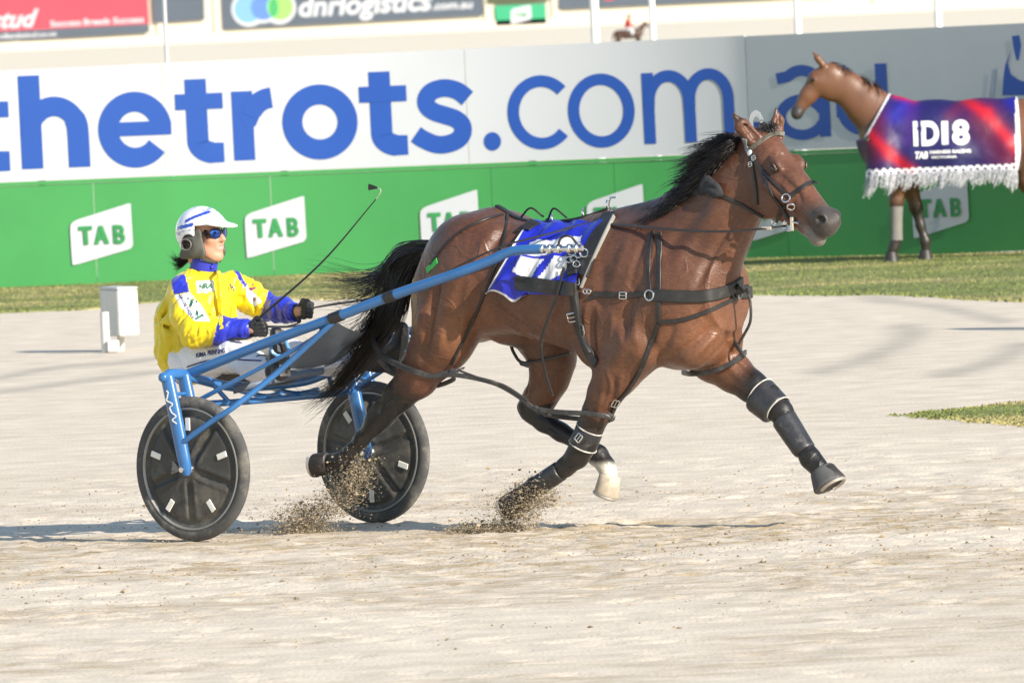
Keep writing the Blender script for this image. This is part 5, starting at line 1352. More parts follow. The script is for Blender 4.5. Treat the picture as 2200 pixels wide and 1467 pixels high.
# ---- hair at the nape
def strands(name, guides, n, m, parent, r0=.0016, spread=.02, segs=14, seed=1, jitter=.012, tiptaper=True):
    """hair: strands blended between guide curves; guides = list of (points, weight)"""
    r2 = np.random.default_rng(seed); G = [spline(g[0], 6) for g in guides]
    G = [np.array([[np.interp(t, np.linspace(0, 1, len(q)), q[:, i]) for i in range(3)] for t in np.linspace(0, 1, segs)]) for q in G]
    W = np.array([g[1] for g in guides], float); W /= W.sum(); V = []; Fc = []
    for i in range(n):
        a = r2.choice(len(G), p=W); b = min(max(a+r2.choice([-1, 1]), 0), len(G)-1); t = r2.random()*.6; L_ = r2.uniform(.72, 1.0)
        P = G[a]*(1-t)+G[b]*t; off = r2.normal(0, 1, 3)*spread; k = np.linspace(0, 1, segs)[:, None]
        ph = r2.uniform(0, 6.3, 3); P = P+off*(.35+.65*k)+jitter*k*np.sin(k*r2.uniform(2, 6)+ph)
        kk = np.linspace(0, L_*(segs-1), segs); P = np.stack([np.interp(kk, np.arange(segs), P[:, j]) for j in range(3)], 1)
        n0 = len(V); rr = r0*r2.uniform(.7, 1.4)
        for j in range(segs):
            tng = P[min(j+1, segs-1)]-P[max(j-1, 0)]; tng = tng/(np.linalg.norm(tng)+1e-9); u = np.cross(tng, [.3, .5, .8]); u /= np.linalg.norm(u)+1e-9; w = np.cross(tng, u)
            r = rr*(1-.85*(j/(segs-1))**2 if tiptaper else 1)
            for c_ in range(3):
                an = 2*pi*c_/3; V.append(P[j]+(u*math.cos(an)+w*math.sin(an))*r)
        for j in range(segs-1):
            for c_ in range(3):
                c2 = (c_+1) % 3; Fc.append((n0+j*3+c_, n0+j*3+c2, n0+(j+1)*3+c2, n0+(j+1)*3+c_))
    return tag(mesh_obj(name, np.array(V), Fc, m, parent, True), kind='stuff')
DHAIR = mat('dark_brown_hair', (.022, .012, .008), rough=.4, var=.3, vscale=30)
strands('hair', [([A(408, 545), A(392, 553, .0), A(378, 558, .0), A(366, 540, .0)], 1), ([A(410, 548), A(396, 558, 0), A(384, 566, -.02), A(372, 552, -.03)], 2), ([A(412, 550), A(398, 562, 0), A(386, 572, -.03), A(376, 582, -.06)], 2)], 170, DHAIR, drv, .0016, .010, 10, 4)
strands('hair', [([A(440, 494, -.06), A(447, 500, -.07), A(452, 508, -.068), A(454, 514, -.064)], 1), ([A(436, 500, -.07), A(442, 508, -.075), A(446, 516, -.072)], 1)], 30, DHAIR, drv, .0012, .004, 8, 5)
# ================================================================== HARNESS
STRAP = mat('strap_leather', (.022, .021, .021), rough=.45, spec=.5, var=.3, vscale=18, dirt=((.13, .12, .105), 15, .57, .4))
HOBBLE = mat('hobble_leather', (.045, .043, .042), rough=.5, var=.3, vscale=15, dirt=((.20, .18, .155), 12, .52, .45))
harn = race_root('driving_harness', 2.0, 0, 'black leather driving harness with breast collar, girth and chrome rings on the pacing horse', 'harness')
def hit(px, py, B=None, off=.002):
    loc, nr, _, _ = (B or HB).ray_cast(EYE_L, sight_l(px, py)); 
    return (None, None) if loc is None else (loc+nr*off, nr)
def lay(path, n=8, B=None, off=.002, vdef=None):
    """points of a strap lying on the horse along a picture path (px, py); points off the body keep the last depth"""
    pts, nrs, lastv = [], [], vdef
    G = spline(path, n)
    for g in G:
        loc, nr = hit(g[0], g[1], B, off)
        if loc is None:
            if lastv is None: continue
            loc = at(g[0], g[1], lastv); nr = nrs[-1] if nrs else Vector((0, -1, 0))
        lastv = loc.y; pts.append(loc); nrs.append(nr)
    # smooth
    for _ in range(2):
        q = [pts[0]]+[(pts[i-1]+pts[i]*2+pts[i+1])/4 for i in range(1, len(pts)-1)]+[pts[-1]]; pts = q
        m = [nrs[0]]+[(nrs[i-1]+nrs[i]*2+nrs[i+1]).normalized() for i in range(1, len(nrs)-1)]+[nrs[-1]]; nrs = m
    return pts, nrs
def strap(name, path, w, th=.006, m=STRAP, parent=None, mirror=False, n=8, off=.003):
    P, N = lay(path, n, None, off); M_ = MB(); M_.strip(P, N, w, th); o = M_.build(name, m, parent or harn)
    if mirror:
        P2 = []; N2 = []
        for p in P:
            loc, nr, _, _ = HB.ray_cast(Vector((p.x, 1.2, p.z)), Vector((0, -1, 0)))
            if loc is None: loc = Vector((p.x, -p.y, p.z)); nr = Vector((0, 1, 0))
            P2.append(loc+nr*off); N2.append(nr)
        M_ = MB(); M_.strip(P2, N2, w, th); M_.build(name, m, parent or harn)
    return o, P, N
def free(name, pts3, w, th=.006, m=STRAP, parent=None, round_=False, nrm=(0, -1, 0), n=8):
    P = spline(pts3, n); M_ = MB()
    if round_: M_.tube(P, w/2, 10)
    else: M_.strip(P, [nrm]*len(P), w, th)
    return M_.build(name, m, parent or harn)
def oring(c, nr, r, th=.004, m=CHROME, parent=None, name='ring'):
    nr = Vector(nr).normalized(); u = nr.orthogonal().normalized(); w = nr.cross(u); M_ = MB()
    M_.tube([Vector(c)+u*math.cos(t)*r+w*math.sin(t)*r for t in np.linspace(0, 2*pi, 21)[:-1]], th, 8, closed=True); return M_.build(name, m, parent or harn)
def buckle(px, py, ang, w, h, parent, B=None):
    loc, nr = hit(px, py, B, .012)
    if loc is None: return
    rt = Vector((.788, .616, 0)); rt = (rt-nr*rt.dot(nr)).normalized(); up = nr.cross(rt); u = rt*math.cos(ang)+up*math.sin(ang); v_ = nr.cross(u)
    M_ = MB(); q = [loc+u*a*w+v_*b*h for a, b in ((-.5, -.4), (-.4, -.5), (.4, -.5), (.5, -.4), (.5, .4), (.4, .5), (-.4, .5), (-.5, .4))]
    M_.tube(q, .0035, 6, closed=True); M_.tube([loc-u*w*.5, loc+u*w*.5], .0028, 6); M_.build('buckle', CHROME, parent)
# breast collar and its hangers
bc, bP, bN = strap('breast_collar', [(1398, 634), (1440, 636), (1500, 637), (1545, 630), (1575, 618), (1592, 607)], .058, .012, STRAP, None, True)
strap('collar_tug', [(1276, 632), (1330, 634), (1398, 632)], .026, .007, STRAP, None, True); strap('tug_end', [(1264, 642), (1290, 634), (1315, 631)], .018, .005)
buckle(1340, 634, 0, .035, .032, bc)
oring(Vector(bP[0])+bN[0]*.01, bN[0], .024, .0045)
strap('neck_hanger', [(1418, 500), (1417, 560), (1416, 625), (1415, 690)], .024, .007, STRAP, None, True)
strap('neck_hanger', [(1404, 497), (1396, 540), (1394, 580), (1397, 622)], .020, .006)
strap('lower_breast_strap', [(1416, 692), (1470, 686), (1530, 664), (1575, 642), (1600, 628)], .020, .007)
strap('collar_point', [(1570, 634), (1592, 622), (1606, 617)], .030, .006)
buckle(1585, 633, .35, .036, .030, bc)
strap('leg_hanger', [(1415, 695), (1400, 735), (1378, 790), (1350, 835), (1325, 865), (1313, 890)], .022, .007)
buckle(1322, 864, 1.1, .040, .030, bc)
# saddle pad, girth and tugs
strap('saddle_pad', [(1312, 462), (1300, 480), (1280, 520), (1262, 560), (1252, 590)], .085, .018, STRAP, None, True)
PADE = mat('pad_binding', (.28, .27, .25), rough=.7)
strap('pad_binding', [(1322, 468), (1306, 500), (1284, 545), (1266, 585), (1252, 618)], .006, .020, PADE)
gi, gP, gN = strap('girth', [(1232, 585), (1235, 630), (1240, 680), (1250, 720), (1266, 756), (1282, 782)], .050, .010, STRAP, None, True)
strap('girth_billet', [(1237, 600), (1238, 640), (1246, 690), (1256, 730), (1268, 757)], .030, .020)
buckle(1232, 680, .3, .05, .042, gi); buckle(1252, 708, .3, .055, .045, gi); buckle(1237, 606, .0, .055, .03, gi)
strap('tug_loop', [(1232, 545), (1233, 565), (1234, 590)], .062, .020)
for (x, y) in ((1236, 548), (1240, 560), (1250, 552), (1246, 570), (1230, 562)):
    l_, n_ = hit(x, y, None, .03)
    if l_ is not None: oring(l_, (n_+Vector((.6, .2, .3))).normalized(), .016, .0035)
lt, lN = hit(1262, 548, None, .03)
oring(lt, (lN+Vector((.8, 0, 0))).normalized(), .020, .004); strap('tug_keeper', [(1236, 538), (1248, 524), (1258, 536), (1262, 556)], .012, .016, CHROME)
for x0 in (1260, 1268): 
    l_, n_ = hit(x0, 626, None, .012); oring(l_, n_, .011, .003)
# terrets and back strap along the spine
sp = []
for px_, py_ in ((1068, 462), (1120, 466), (1180, 470), (1250, 470), (1310, 464)):
    p = at(px_, py_, 0); loc, nr, _, _ = HB.ray_cast(Vector((p.x, 0, 2.2)), Vector((0, 0, -1))); sp.append((loc+Vector((0, 0, .004)), nr))
M_ = MB(); M_.strip(spline([q[0] for q in sp], 8), [(0, 0, 1)]*33, .035, .010); M_.build('back_strap', STRAP, harn)
for px_ in (1185, 1252, 1305):
    p = at(px_, 466, 0); loc, nr, _, _ = HB.ray_cast(Vector((p.x, 0, 2.2)), Vector((0, 0, -1))); oring(loc+Vector((0, 0, .028)), (.8, .5, 0), .022, .0035)
p = at(1308, 462, 0); loc, nr, _, _ = HB.ray_cast(Vector((p.x, 0, 2.2)), Vector((0, 0, -1)))
M_ = MB(); M_.tube([loc, loc+Vector((0, 0, .03)), loc+Vector((.012, 0, .06)), loc+Vector((.05, .0, .062))], [.008, .007, .006, .006], 8); M_.build('check_hook', CHROME, harn)
for (x0, y0, x1, y1, x2, y2) in ((1120, 466, 1140, 447, 1168, 466), (1178, 470, 1190, 448, 1218, 468), (1290, 466, 1318, 452, 1345, 470)):
    free('strap_loop', [at(x0, y0, 0), at(x1, y1, -.02), at(x2, y2, 0)], .010, round_=True)
# crupper from the back strap to the dock
strap('crupper', [(1080, 462), (1040, 474), (990, 498), (950, 534), (925, 568)], .012, .007); 
M_ = MB(); l0, n0 = hit(940, 560); l1, n1 = hit(918, 582); M_.strip([l0, (l0+l1)/2, l1], [n0, n0, n1], .030, .004); M_.build('green_tag', mat('green_ribbon', (.04, .45, .07), rough=.5), harn, False)
strap('hip_hanger', [(1090, 462), (1080, 530), (1058, 590), (1030, 660), (1005, 710), (985, 750), (970, 782)], .014, .006, STRAP)
free('side_line', [at(1212, 575, -.30), at(1195, 640, -.315), at(1172, 700, -.31), at(1163, 745, -.29), at(1172, 800, -.24), at(1188, 850, -.20)], .013)
free('shaft_loop', [at(1198, 535, -.43), at(1205, 512, -.42), at(1225, 508, -.40), at(1244, 530, -.36)], .012, round_=True)
# number cloth
CLOTH = mat('number_cloth', (.02, .03, .40), rough=.35, spec=.5, attr='print', var=.12, vscale=6, bump=.012, bscale=11)
cloth_root = race_root('number_cloth', 1.75, 0, 'royal blue number cloth with white numeral and dark band on the horse\'s back', 'saddle cloth')
def number_cloth():
    # picture corners: top follows the spine, hem flutters clear of the flank at the back
    nu, nv_ = 70, 70; V = np.zeros((nu+1, nv_+1, 3)); C = np.zeros((nu+1, nv_+1, 3)); miss = None
    for i in range(nu+1):
        u = i/nu                                             # rear -> front
        tx, ty = 1138+(1300-1138)*u, 472+(-2)*u
        bx, by = 1062+(1232-1062)*u, 618+(8)*u
        for k in range(nv_+1):
            t = k/nv_; x = tx+(bx-tx)*t**1.05-6*math.sin(pi*t); y = ty+(by-ty)*t
            y += (18*math.exp(-((u-.28)/.10)**2)-6*math.exp(-((u-.1)/.08)**2))*t**4
            loc, nr = hit(x, y+9, None, .008)
            if loc is None: loc, nr = miss
            miss = (loc, nr)
            rip = .010*math.sin(16*u+5*t+1.2)*t+.006*math.sin(31*u-9*t)*t+.008*math.sin(7*t+21*u)
            fl = .05*max(0, 1-u/.35)*t**2
            V[i, k] = np.array(loc+nr*(.006+fl+max(rip, -.006)))
            c = np.array([.016, .025, .42])
            # numeral: two slanted strokes joined at the top
            a, b = u, t
            if inpoly(np.array([[a, b]]), [(.18, .30), (.80, .20), (.86, .33), (.62, .36), (.70, .40), (.42, .47), (.22, .48)])[0] or inpoly(np.array([[a, b]]), [(.20, .50), (.48, .52), (.40, .78), (.18, .70)])[0] or inpoly(np.array([[a, b]]), [(.60, .48), (.90, .46), (.78, .70), (.56, .92), (.50, .80)])[0]: c = np.array([.75, .75, .76])
            if u < .02 or t > .975 and u < .45: c = np.array([.75, .74, .72])
            C[i, k] = c
    n = (nu+1)*(nv_+1); P = V.reshape(-1, 3); nn = np.zeros_like(V)
    du = np.gradient(V, axis=0); dv = np.gradient(V, axis=1); nn = np.cross(dv, du); nn /= np.linalg.norm(nn, axis=2, keepdims=True)+1e-9
    if nn[..., 1].mean() > 0: nn = -nn
    P2 = (V-nn*.003).reshape(-1, 3); Fc = []
    I = np.arange(n).reshape(nu+1, nv_+1)
    q = np.stack([I[:-1, :-1], I[:-1, 1:], I[1:, 1:], I[1:, :-1]], -1).reshape(-1, 4)
    Fc = np.vstack([q, q[:, ::-1]+n])
    mesh_obj('cloth', np.vstack([P, P2]), Fc, CLOTH, cloth_root, True, attrs={'print': np.vstack([C.reshape(-1, 3)]*2)})
    # the far half, hanging over the other flank
    Pm = V.copy(); Pm[..., 1] *= -1
    mesh_obj('cloth', np.vstack([Pm.reshape(-1, 3), (Pm+nn*np.array([-1, 1, -1])*.003).reshape(-1, 3)]), Fc[:, ::-1], CLOTH, cloth_root, True, attrs={'print': np.vstack([C.reshape(-1, 3)]*2)})
    return bvh(P, q)
CB = number_cloth()
P, N = lay([(1108, 607), (1150, 612), (1200, 618), (1236, 622)], 8, CB, .004); M_ = MB(); M_.strip(P, N, .068, .007); M_.build('retaining_band', STRAP, cloth_root)
P, N = lay([(1150, 478), (1138, 486), (1128, 494)], 6, CB, .004)
if len(P) > 3: M_ = MB(); M_.strip(P, N, .06, .006); M_.build('corner_patch', STRAP, cloth_root)

# bridle
brid = race_root('bridle', 3.0, 0, 'black bridle with chrome rings, noseband and clear head number on the horse', 'bridle')
def bstrap(name, path, w, th=.006, m=STRAP, n=7): return strap(name, path, w, th, m, brid, False, n, .003)
bstrap('browband', [(1612, 322), (1625, 312), (1648, 296), (1670, 287), (1684, 289)], .024, .008, mat('browband_leather', (.10, .085, .065), rough=.5, var=.4, vscale=60))
bstrap('crownpiece', [(1601, 298), (1606, 318), (1612, 330)], .026, .008, mat('grey_webbing', (.20, .21, .22), rough=.6))
bstrap('cheekpiece', [(1613, 330), (1630, 358), (1645, 388), (1658, 415), (1675, 440), (1694, 470)], .018, .007)
bstrap('throatlatch', [(1614, 335), (1620, 375), (1625, 410), (1627, 440)], .018, .006)
bstrap('blind_cheek', [(1620, 342), (1642, 370), (1668, 398), (1690, 418)], .014, .006)
bstrap('noseband', [(1694, 424), (1712, 412), (1732, 398), (1748, 392), (1757, 396)], .022, .007)
bstrap('chin_strap', [(1690, 440), (1678, 455), (1668, 478)], .014, .006); bstrap('head_check', [(1545, 418), (1580, 434), (1620, 455), (1640, 466)], .016, .006)
DISCM = mat('white_disc', (.75, .76, .80), rough=.3)
l_, n_ = hit(1613, 329, None, .008); M_ = MB(); 
rot = n_.to_track_quat('Z', 'Y').to_matrix(); M_.ell(l_, (.016, .016, .006), rot); M_.build('rosette', DISCM, brid)
for (x, y, r_) in ((1690, 427, .020), (1700, 441, .018), (1693, 484, .026), (1693, 484, .016)):
    l_, n_ = hit(x, y, None, .012)
    if l_ is None: l_ = at(x, y, -.07); n_ = Vector((0, -1, 0))
    oring(l_, n_, r_, .0042, CHROME, brid)
l_, n_ = hit(1662, 478, None, .0); l_ = l_ if l_ is not None else at(1662, 478, -.05)
oring(l_, (0, -1, 0), .010, .004, CHROME, brid)
for (x, y) in ((1623, 340), (1616, 353)): buckle(x, y, .2, .024, .020, brid)
l_, n_ = hit(1706, 480, None, .012)
if l_ is None: l_ = at(1706, 480, -.08)
M_ = MB(); M_.box(l_, (.02, .012, .07), None, .004); M_.tube([Vector(l_)+Vector((.0, 0, .01)), Vector(l_)+Vector((.05, 0, .0))], .006, 8); M_.build('bit_cheek', CHROME, brid)
# clear plastic head number on the poll
GLASS = mat('clear_plastic', (.42, .45, .48), rough=.10, spec=.6, var=.1); GLASS.node_tree.nodes['Principled BSDF'].inputs['Transmission Weight'].default_value = .55
def headnum():
    c = np.array(at(1625, 262, .0)); u = np.array([.788, .616, 0]); up = np.array([0, 0, 1.0]); k = 1/443
    out = [(-14, -14), (-15, 6), (-9, 19), (0, 25), (9, 19), (15, 6), (14, -14)]; inn = [(-6, -14), (-7, 2), (-4, 9), (0, 11), (4, 9), (7, 2), (6, -14)]
    V = []; Fc = []; f = np.array([.616, -.788, 0])*.008
    for s in (1, -1):
        for L_ in (out, inn):
            for a, b in L_: V.append(c+u*a*k+up*b*k+f*s)
    for i in range(6):
        Fc += [(i, i+1, 8+i, 7+i), (14+i, 21+i, 22+i, 15+i), (i, 14+i, 15+i, i+1), (7+i, 8+i, 22+i, 21+i)]
    mesh_obj('head_number', V, Fc, GLASS, brid, False)
headnum()
# black ear hood blowing back, tied at the crest
hood = MB()
HOODM = mat('black_felt', (.030, .031, .034), rough=.9, var=.3, vscale=30, bump=.006, bscale=30)
F = Field(A(1500, 420, -.12)-.28, A(1500, 420, -.12)+.28, .006)
F.chain([(A(1549, 416, -.15), .016), (A(1536, 410, -.15), .036), (A(1518, 400, -.13), .038), (A(1497, 413, -.10), .030), (A(1472, 432, -.08), .026), (A(1450, 449, -.06), .010)], .015, ((0, 1, 0), .5))
F.cone(A(1526, 398, -.14), A(1512, 370, -.12), .030, .005, .02, ((0, 1, 0), .6)); F.cone(A(1542, 408, -.175), A(1512, 398, -.155), .008, .010, .012, None, 's'); F.cone(A(1535, 422, -.17), A(1490, 422, -.13), .006, .009, .012, None, 's')
V, Q = F.mesh(2); mesh_obj('ear_hood', V, Q, HOODM, brid, True)

# reins from the bit through the terrets to the driver's hands
reins = race_root('reins', 1.5, 0, 'long leather reins running from the bit to the driver\'s gloved hands', 'reins')
RM = mat('rein_leather', (.035, .032, .030), rough=.5, var=.25, vscale=12)
def rein(name, pts, w=.016, th=.004): 
    P = spline(pts, 10); M_ = MB(); M_.strip(P, [(0, -.5, .85)]*len(P), w, th); return M_.build(name, RM, reins)
tn_ = at(1262, 480, -.10)
rein('near_rein', [at(1690, 486, -.10), at(1640, 492, -.16), at(1560, 498, -.20), at(1460, 495, -.21), at(1340, 484, -.17), tn_])
rein('near_rein', [tn_, at(1160, 508, -.28), at(1085, 528, -.34), at(1000, 565, -.33), at(880, 625, -.32), at(760, 672, -.28), at(640, 700, -.25), Vector(GN(.03, .0, .02))])
rein('hand_part', [Vector(GN(-.01, -.04, .02)), at(530, 728, -.28), at(500, 728, -.30), at(465, 722, -.24)], .022)
rein('far_rein', [at(1262, 476, .10), at(1080, 520, .28), at(930, 595, .30), at(800, 640, .27), at(700, 657, .22), Vector(GF(.04, .0, .02))])
rein('hand_part', [Vector(GF(-.01, -.04, .02)), at(640, 695, .12), at(600, 705, -.05), at(570, 712, -.20)], .020)
bk = reins
M_ = MB(); c = at(1648, 490, -.15); M_.box(c, (.06, .02, .020), Matrix.Rotation(0, 3, 'Z'), .003); M_.build('rein_billet', CHROME, reins)

# pacing hobbles: leather loops round each leg, joined front to back
hob = race_root('pacing_hobbles', 2.0, 0, 'black pacing hobbles looped round the legs and hung from straps', 'hobbles')
def loop(c, axis, r, th=.014, asp=1.0, flatn=None):
    axis = Vector(axis).normalized(); u = axis.orthogonal().normalized(); w = axis.cross(u); M_ = MB()
    M_.tube([Vector(c)+(u*math.cos(t)+w*math.sin(t))*r for t in np.linspace(0, 2*pi, 29)[:-1]], th, 10, closed=True); M_.build('leg_loop', HOBBLE, hob)
def hs(name, pts, w=.022, th=.010): return free(name, pts, w, th, HOBBLE, hob)
# near pair: gaskin loop to forearm loop
hs('gaskin_loop', [at(967, 800, -.24), at(930, 808, -.27), at(900, 800, -.28), at(860, 785, -.26), at(825, 765, -.20), at(805, 735, -.12), at(808, 700, -.04), at(840, 660, .0)], .026, .014)
free('gaskin_loop', [at(967, 800, -.24), at(975, 815, -.16), at(920, 830, -.06), at(850, 805, -.03), at(812, 770, -.08)], .022, .012, HOBBLE, hob)
hs('connecting_strap', [at(940, 808, -.26), at(985, 806, -.25), at(1060, 822, -.23), at(1110, 848, -.22), at(1150, 878, -.215), at(1175, 888, -.215)], .022, .010)
hs('connecting_strap', [at(985, 795, -.25), at(1040, 815, -.24), at(1085, 828, -.23), at(1135, 860, -.22)], .010, .008)
hs('forearm_loop', [at(1163, 880, -.22), at(1200, 885, -.225), at(1260, 888, -.228), at(1300, 893, -.215), at(1316, 900, -.17)], .024, .012)
free('forearm_loop', [at(1170, 888, -.22), at(1205, 895, -.12), at(1250, 900, -.06), at(1295, 906, -.05), at(1316, 900, -.14)], .022, .012, HOBBLE, hob)
for (x, y, v_) in ((975, 800, -.25), (1155, 880, -.22), (1312, 895, -.19)):
    M_ = MB(); M_.box(at(x, y, v_), (.05, .018, .030), Matrix.Rotation(.5, 3, 'Y'), .006); M_.build('hobble_clip', HOBBLE, hob)
buckle(985, 790, -.4, .05, .03, hob)
# far pair
free('forearm_loop', [at(1470, 800, .20), at(1490, 803, .03), at(1530, 798, -.0), at(1570, 782, .02), at(1597, 764, .06)], .024, .014, HOBBLE, hob)
free('forearm_loop', [at(1597, 764, .06), at(1604, 756, .16), at(1585, 770, .25), at(1540, 795, .26)], .022, .012, HOBBLE, hob)
free('loop_strap', [at(1600, 768, .05), at(1590, 752, .05), at(1578, 735, .06)], .022, .008, HOBBLE, hob)
free('loop_hanger', [at(1604, 620, -.02), at(1612, 650, .0), at(1612, 690, .02), at(1598, 720, .05), at(1585, 742, .06)], .014, round_=True, m=HOBBLE, parent=hob)
free('gaskin_loop', [at(1098, 742, .05), at(1104, 758, .04), at(1120, 778, .03), at(1150, 776, .02), at(1190, 768, .02), at(1225, 758, .05)], .016, round_=True, m=HOBBLE, parent=hob)
free('gaskin_loop', [at(1120, 780, .03), at(1145, 786, .16), at(1185, 778, .26), at(1225, 760, .20)], .020, .010, HOBBLE, hob)

# leg boots -------------------------------------------------------------------
PLAST = mat('scuffed_black_plastic', (.030, .030, .033), rough=.38, spec=.5, var=.3, vscale=18, bump=.003, bscale=30, dirt=((.25, .23, .21), 14, .58, .4))
WFELT = mat('white_felt', (.50, .48, .44), rough=.9, var=.3, vscale=30, dirt=((.12, .11, .10), 25, .5, .6))
def legboot(name, label, a, b, ra, rb, m, group='protective boots on the horse\'s legs', trim=True, bulge=None, strapn=2):
    c = (a+b)/2; o = race_root(name, c[0], c[1], label, 'leg boot', group)
    F = Field(np.minimum(a, b)-.12, np.maximum(a, b)+.12, .005); F.cone(a, b, ra, rb, .01)
    if bulge is not None: F.cone(a*.85+b*.15+bulge, b*.85+a*.15+bulge, ra*.84, rb*.80, .02)
    ax_ = (b-a)/np.linalg.norm(b-a)
    def cut(X, Y, Z):
        t = (X-a[0])*ax_[0]+(Y-a[1])*ax_[1]+(Z-a[2])*ax_[2]; L_ = np.linalg.norm(b-a); return np.minimum(t-.0, L_-t)
    F.func(np.minimum(a, b)-.12, np.maximum(a, b)+.12, cut, .012, 's')
    V, Q = F.mesh(1); mesh_obj('shell', V, Q, m, o, True)
    if trim:
        for e, r_ in ((a, ra), (b, rb)):
            M_ = MB(); u = Vector(ax_).orthogonal().normalized(); w = Vector(ax_).cross(u); M_.tube([Vector(e)+(u*math.cos(t)+w*math.sin(t))*(r_*1.0) for t in np.linspace(0, 2*pi, 25)[:-1]], .0038, 6, closed=True); M_.build('felt_edge', WFELT, o)
    return o
vF = HW; vN = -HW-.02
fr = np.array([.04, -.01, -.035])
legboot('knee_boot', 'black knee boot with white felt edge on the outstretched front leg', A(1634, 842, vF), A(1672, 878, vF), .078, .070, PLAST, bulge=np.array([-.012, -.022, -.030]))
legboot('shin_boot', 'long black shin boot on the outstretched front leg', A(1684, 895, vF), A(1732, 970, vF), .058, .052, PLAST, trim=False, bulge=np.array([-.012, -.012, -.004]))
legboot('bell_boot', 'grey rubber bell boot over the outstretched front hoof', A(1764, 1006, vF), A(1784, 1043, vF), .058, .086, mat('grey_rubber', (.075, .075, .076), rough=.7, var=.2, vscale=25), trim=False)
legboot('knee_boot', 'black knee band with white edges on the near front leg', A(1268, 920, vN), A(1252, 957, vN), .068, .069, PLAST)
buckle(1246, 940, .8, .04, .03, bpy.data.objects['knee_boot.001'])
legboot('shin_boot', 'black shin boot on the near front leg above the dirt spray', A(1205, 1010, vN), A(1160, 1040, vN), .050, .050, PLAST, trim=False)

# mane and tail ---------------------------------------------------------------
BHAIR = mat('black_horse_hair', (.013, .010, .009), rough=.36, spec=.55, var=.3, vscale=20)
mg = []
crest = [(1592, 300), (1570, 320), (1548, 345), (1525, 372), (1500, 398), (1470, 425), (1440, 448), (1412, 466)]
tips = [(1500, 322), (1462, 345), (1445, 366), (1448, 398), (1440, 425), (1425, 448), (1405, 468), (1385, 478)]
for (cx, cy), (tx, ty) in zip(crest, tips):
    a = np.array(at(cx, cy, -.02)); mg.append(([a, at(cx*.7+tx*.3-2, cy*.7+ty*.3-9, -.05), at(cx*.4+tx*.6, cy*.4+ty*.6-5, -.07), at(tx, ty+4, -.06)], 1))
strands('mane', mg, 1300, BHAIR, horse, .0021, .022, 14, 11, .022)
mg = []
for (cx, cy) in crest:
    mg.append(([np.array(at(cx+4, cy-2, -.02)), at(cx-12, cy+8, -.08), at(cx-34, cy+26, -.12), at(cx-70, cy+46, -.13)], 1))
strands('mane', mg, 1300, BHAIR, horse, .0023, .016, 12, 12, .016)
strands('forelock', [([HD(.02, 0, .05), HD(-.02, -.01, .07), HD(-.01, -.03, .06), HD(.03, -.04, .05)], 1), ([HD(.02, .02, .05), HD(-.01, .03, .075), HD(.03, .03, .06)], 1)], 90, BHAIR, horse, .0018, .012, 8, 13)
# tail: thrown up and back from the dock, falling in a long sweep
TG = [
 ([A(945, 524), A(900, 524, .01), A(860, 533, .02), A(838, 560, .03), A(820, 585, .05), A(770, 600, .1), A(700, 578, .12)], 0.5),
 ([A(940, 530), A(895, 530, 0), A(855, 545, 0), A(835, 580, .0), A(800, 610, .02), A(745, 625, .05), A(690, 632, .08)], 0.7),
 ([A(938, 535), A(890, 535, -.01), A(852, 555, -.01), A(832, 600, -.02), A(800, 650, -.02), A(760, 680, .0), A(725, 660, .02)], 0.7),
 ([A(936, 540), A(888, 542, -.02), A(856, 570, -.03), A(840, 625, -.04), A(805, 690, -.05), A(765, 760, -.06), A(720, 820, -.05)], 3),
 ([A(934, 545), A(890, 552, -.02), A(862, 590, -.04), A(842, 650, -.06), A(800, 720, -.08), A(750, 800, -.09), A(690, 870, -.08)], 4),
 ([A(932, 550), A(892, 560, -.02), A(868, 605, -.04), A(850, 665, -.06), A(812, 730, -.08), A(755, 800, -.08), A(680, 840, -.06)], 3),
 ([A(930, 552), A(895, 565, -.02), A(874, 615, -.04), A(858, 680, -.05), A(830, 730, -.06), A(785, 780, -.05), A(730, 860, -.06)], 2),
]
TG += [([A(932, 550), A(892, 560, -.02), A(866, 605, -.04), A(840, 680, -.06), A(780, 760, -.08), A(715, 830, -.08), A(640, 858, -.06)], 1.2), ([A(932, 550), A(890, 565, -.02), A(858, 630, -.04), A(828, 710, -.06), A(765, 790, -.08), A(705, 850, -.08), A(655, 895, -.06)], 1.4)]
strands('tail', TG, 900, BHAIR, horse, .0022, .020, 20, 21, .022)
strands('tail', [([A(936, 536), A(890, 534, 0), A(850, 555, 0), A(815, 585, .02), A(770, 595, .05), A(720, 585, .08), A(655, 577, .1)], 1), ([A(936, 540), A(880, 550, 0), A(830, 600, 0), A(780, 625, .02), A(720, 632, .05), A(650, 636, .08)], 1), ([A(930, 550), A(870, 600, 0), A(845, 680, -.03), A(790, 760, -.06), A(720, 840, -.06), A(650, 840, -.05), A(625, 812, -.04)], 1), ([A(930, 550), A(870, 600, 0), A(845, 680, -.03), A(790, 770, -.06), A(730, 850, -.06), A(660, 885, -.05)], 1)], 240, BHAIR, horse, .0016, .022, 20, 22, .035)

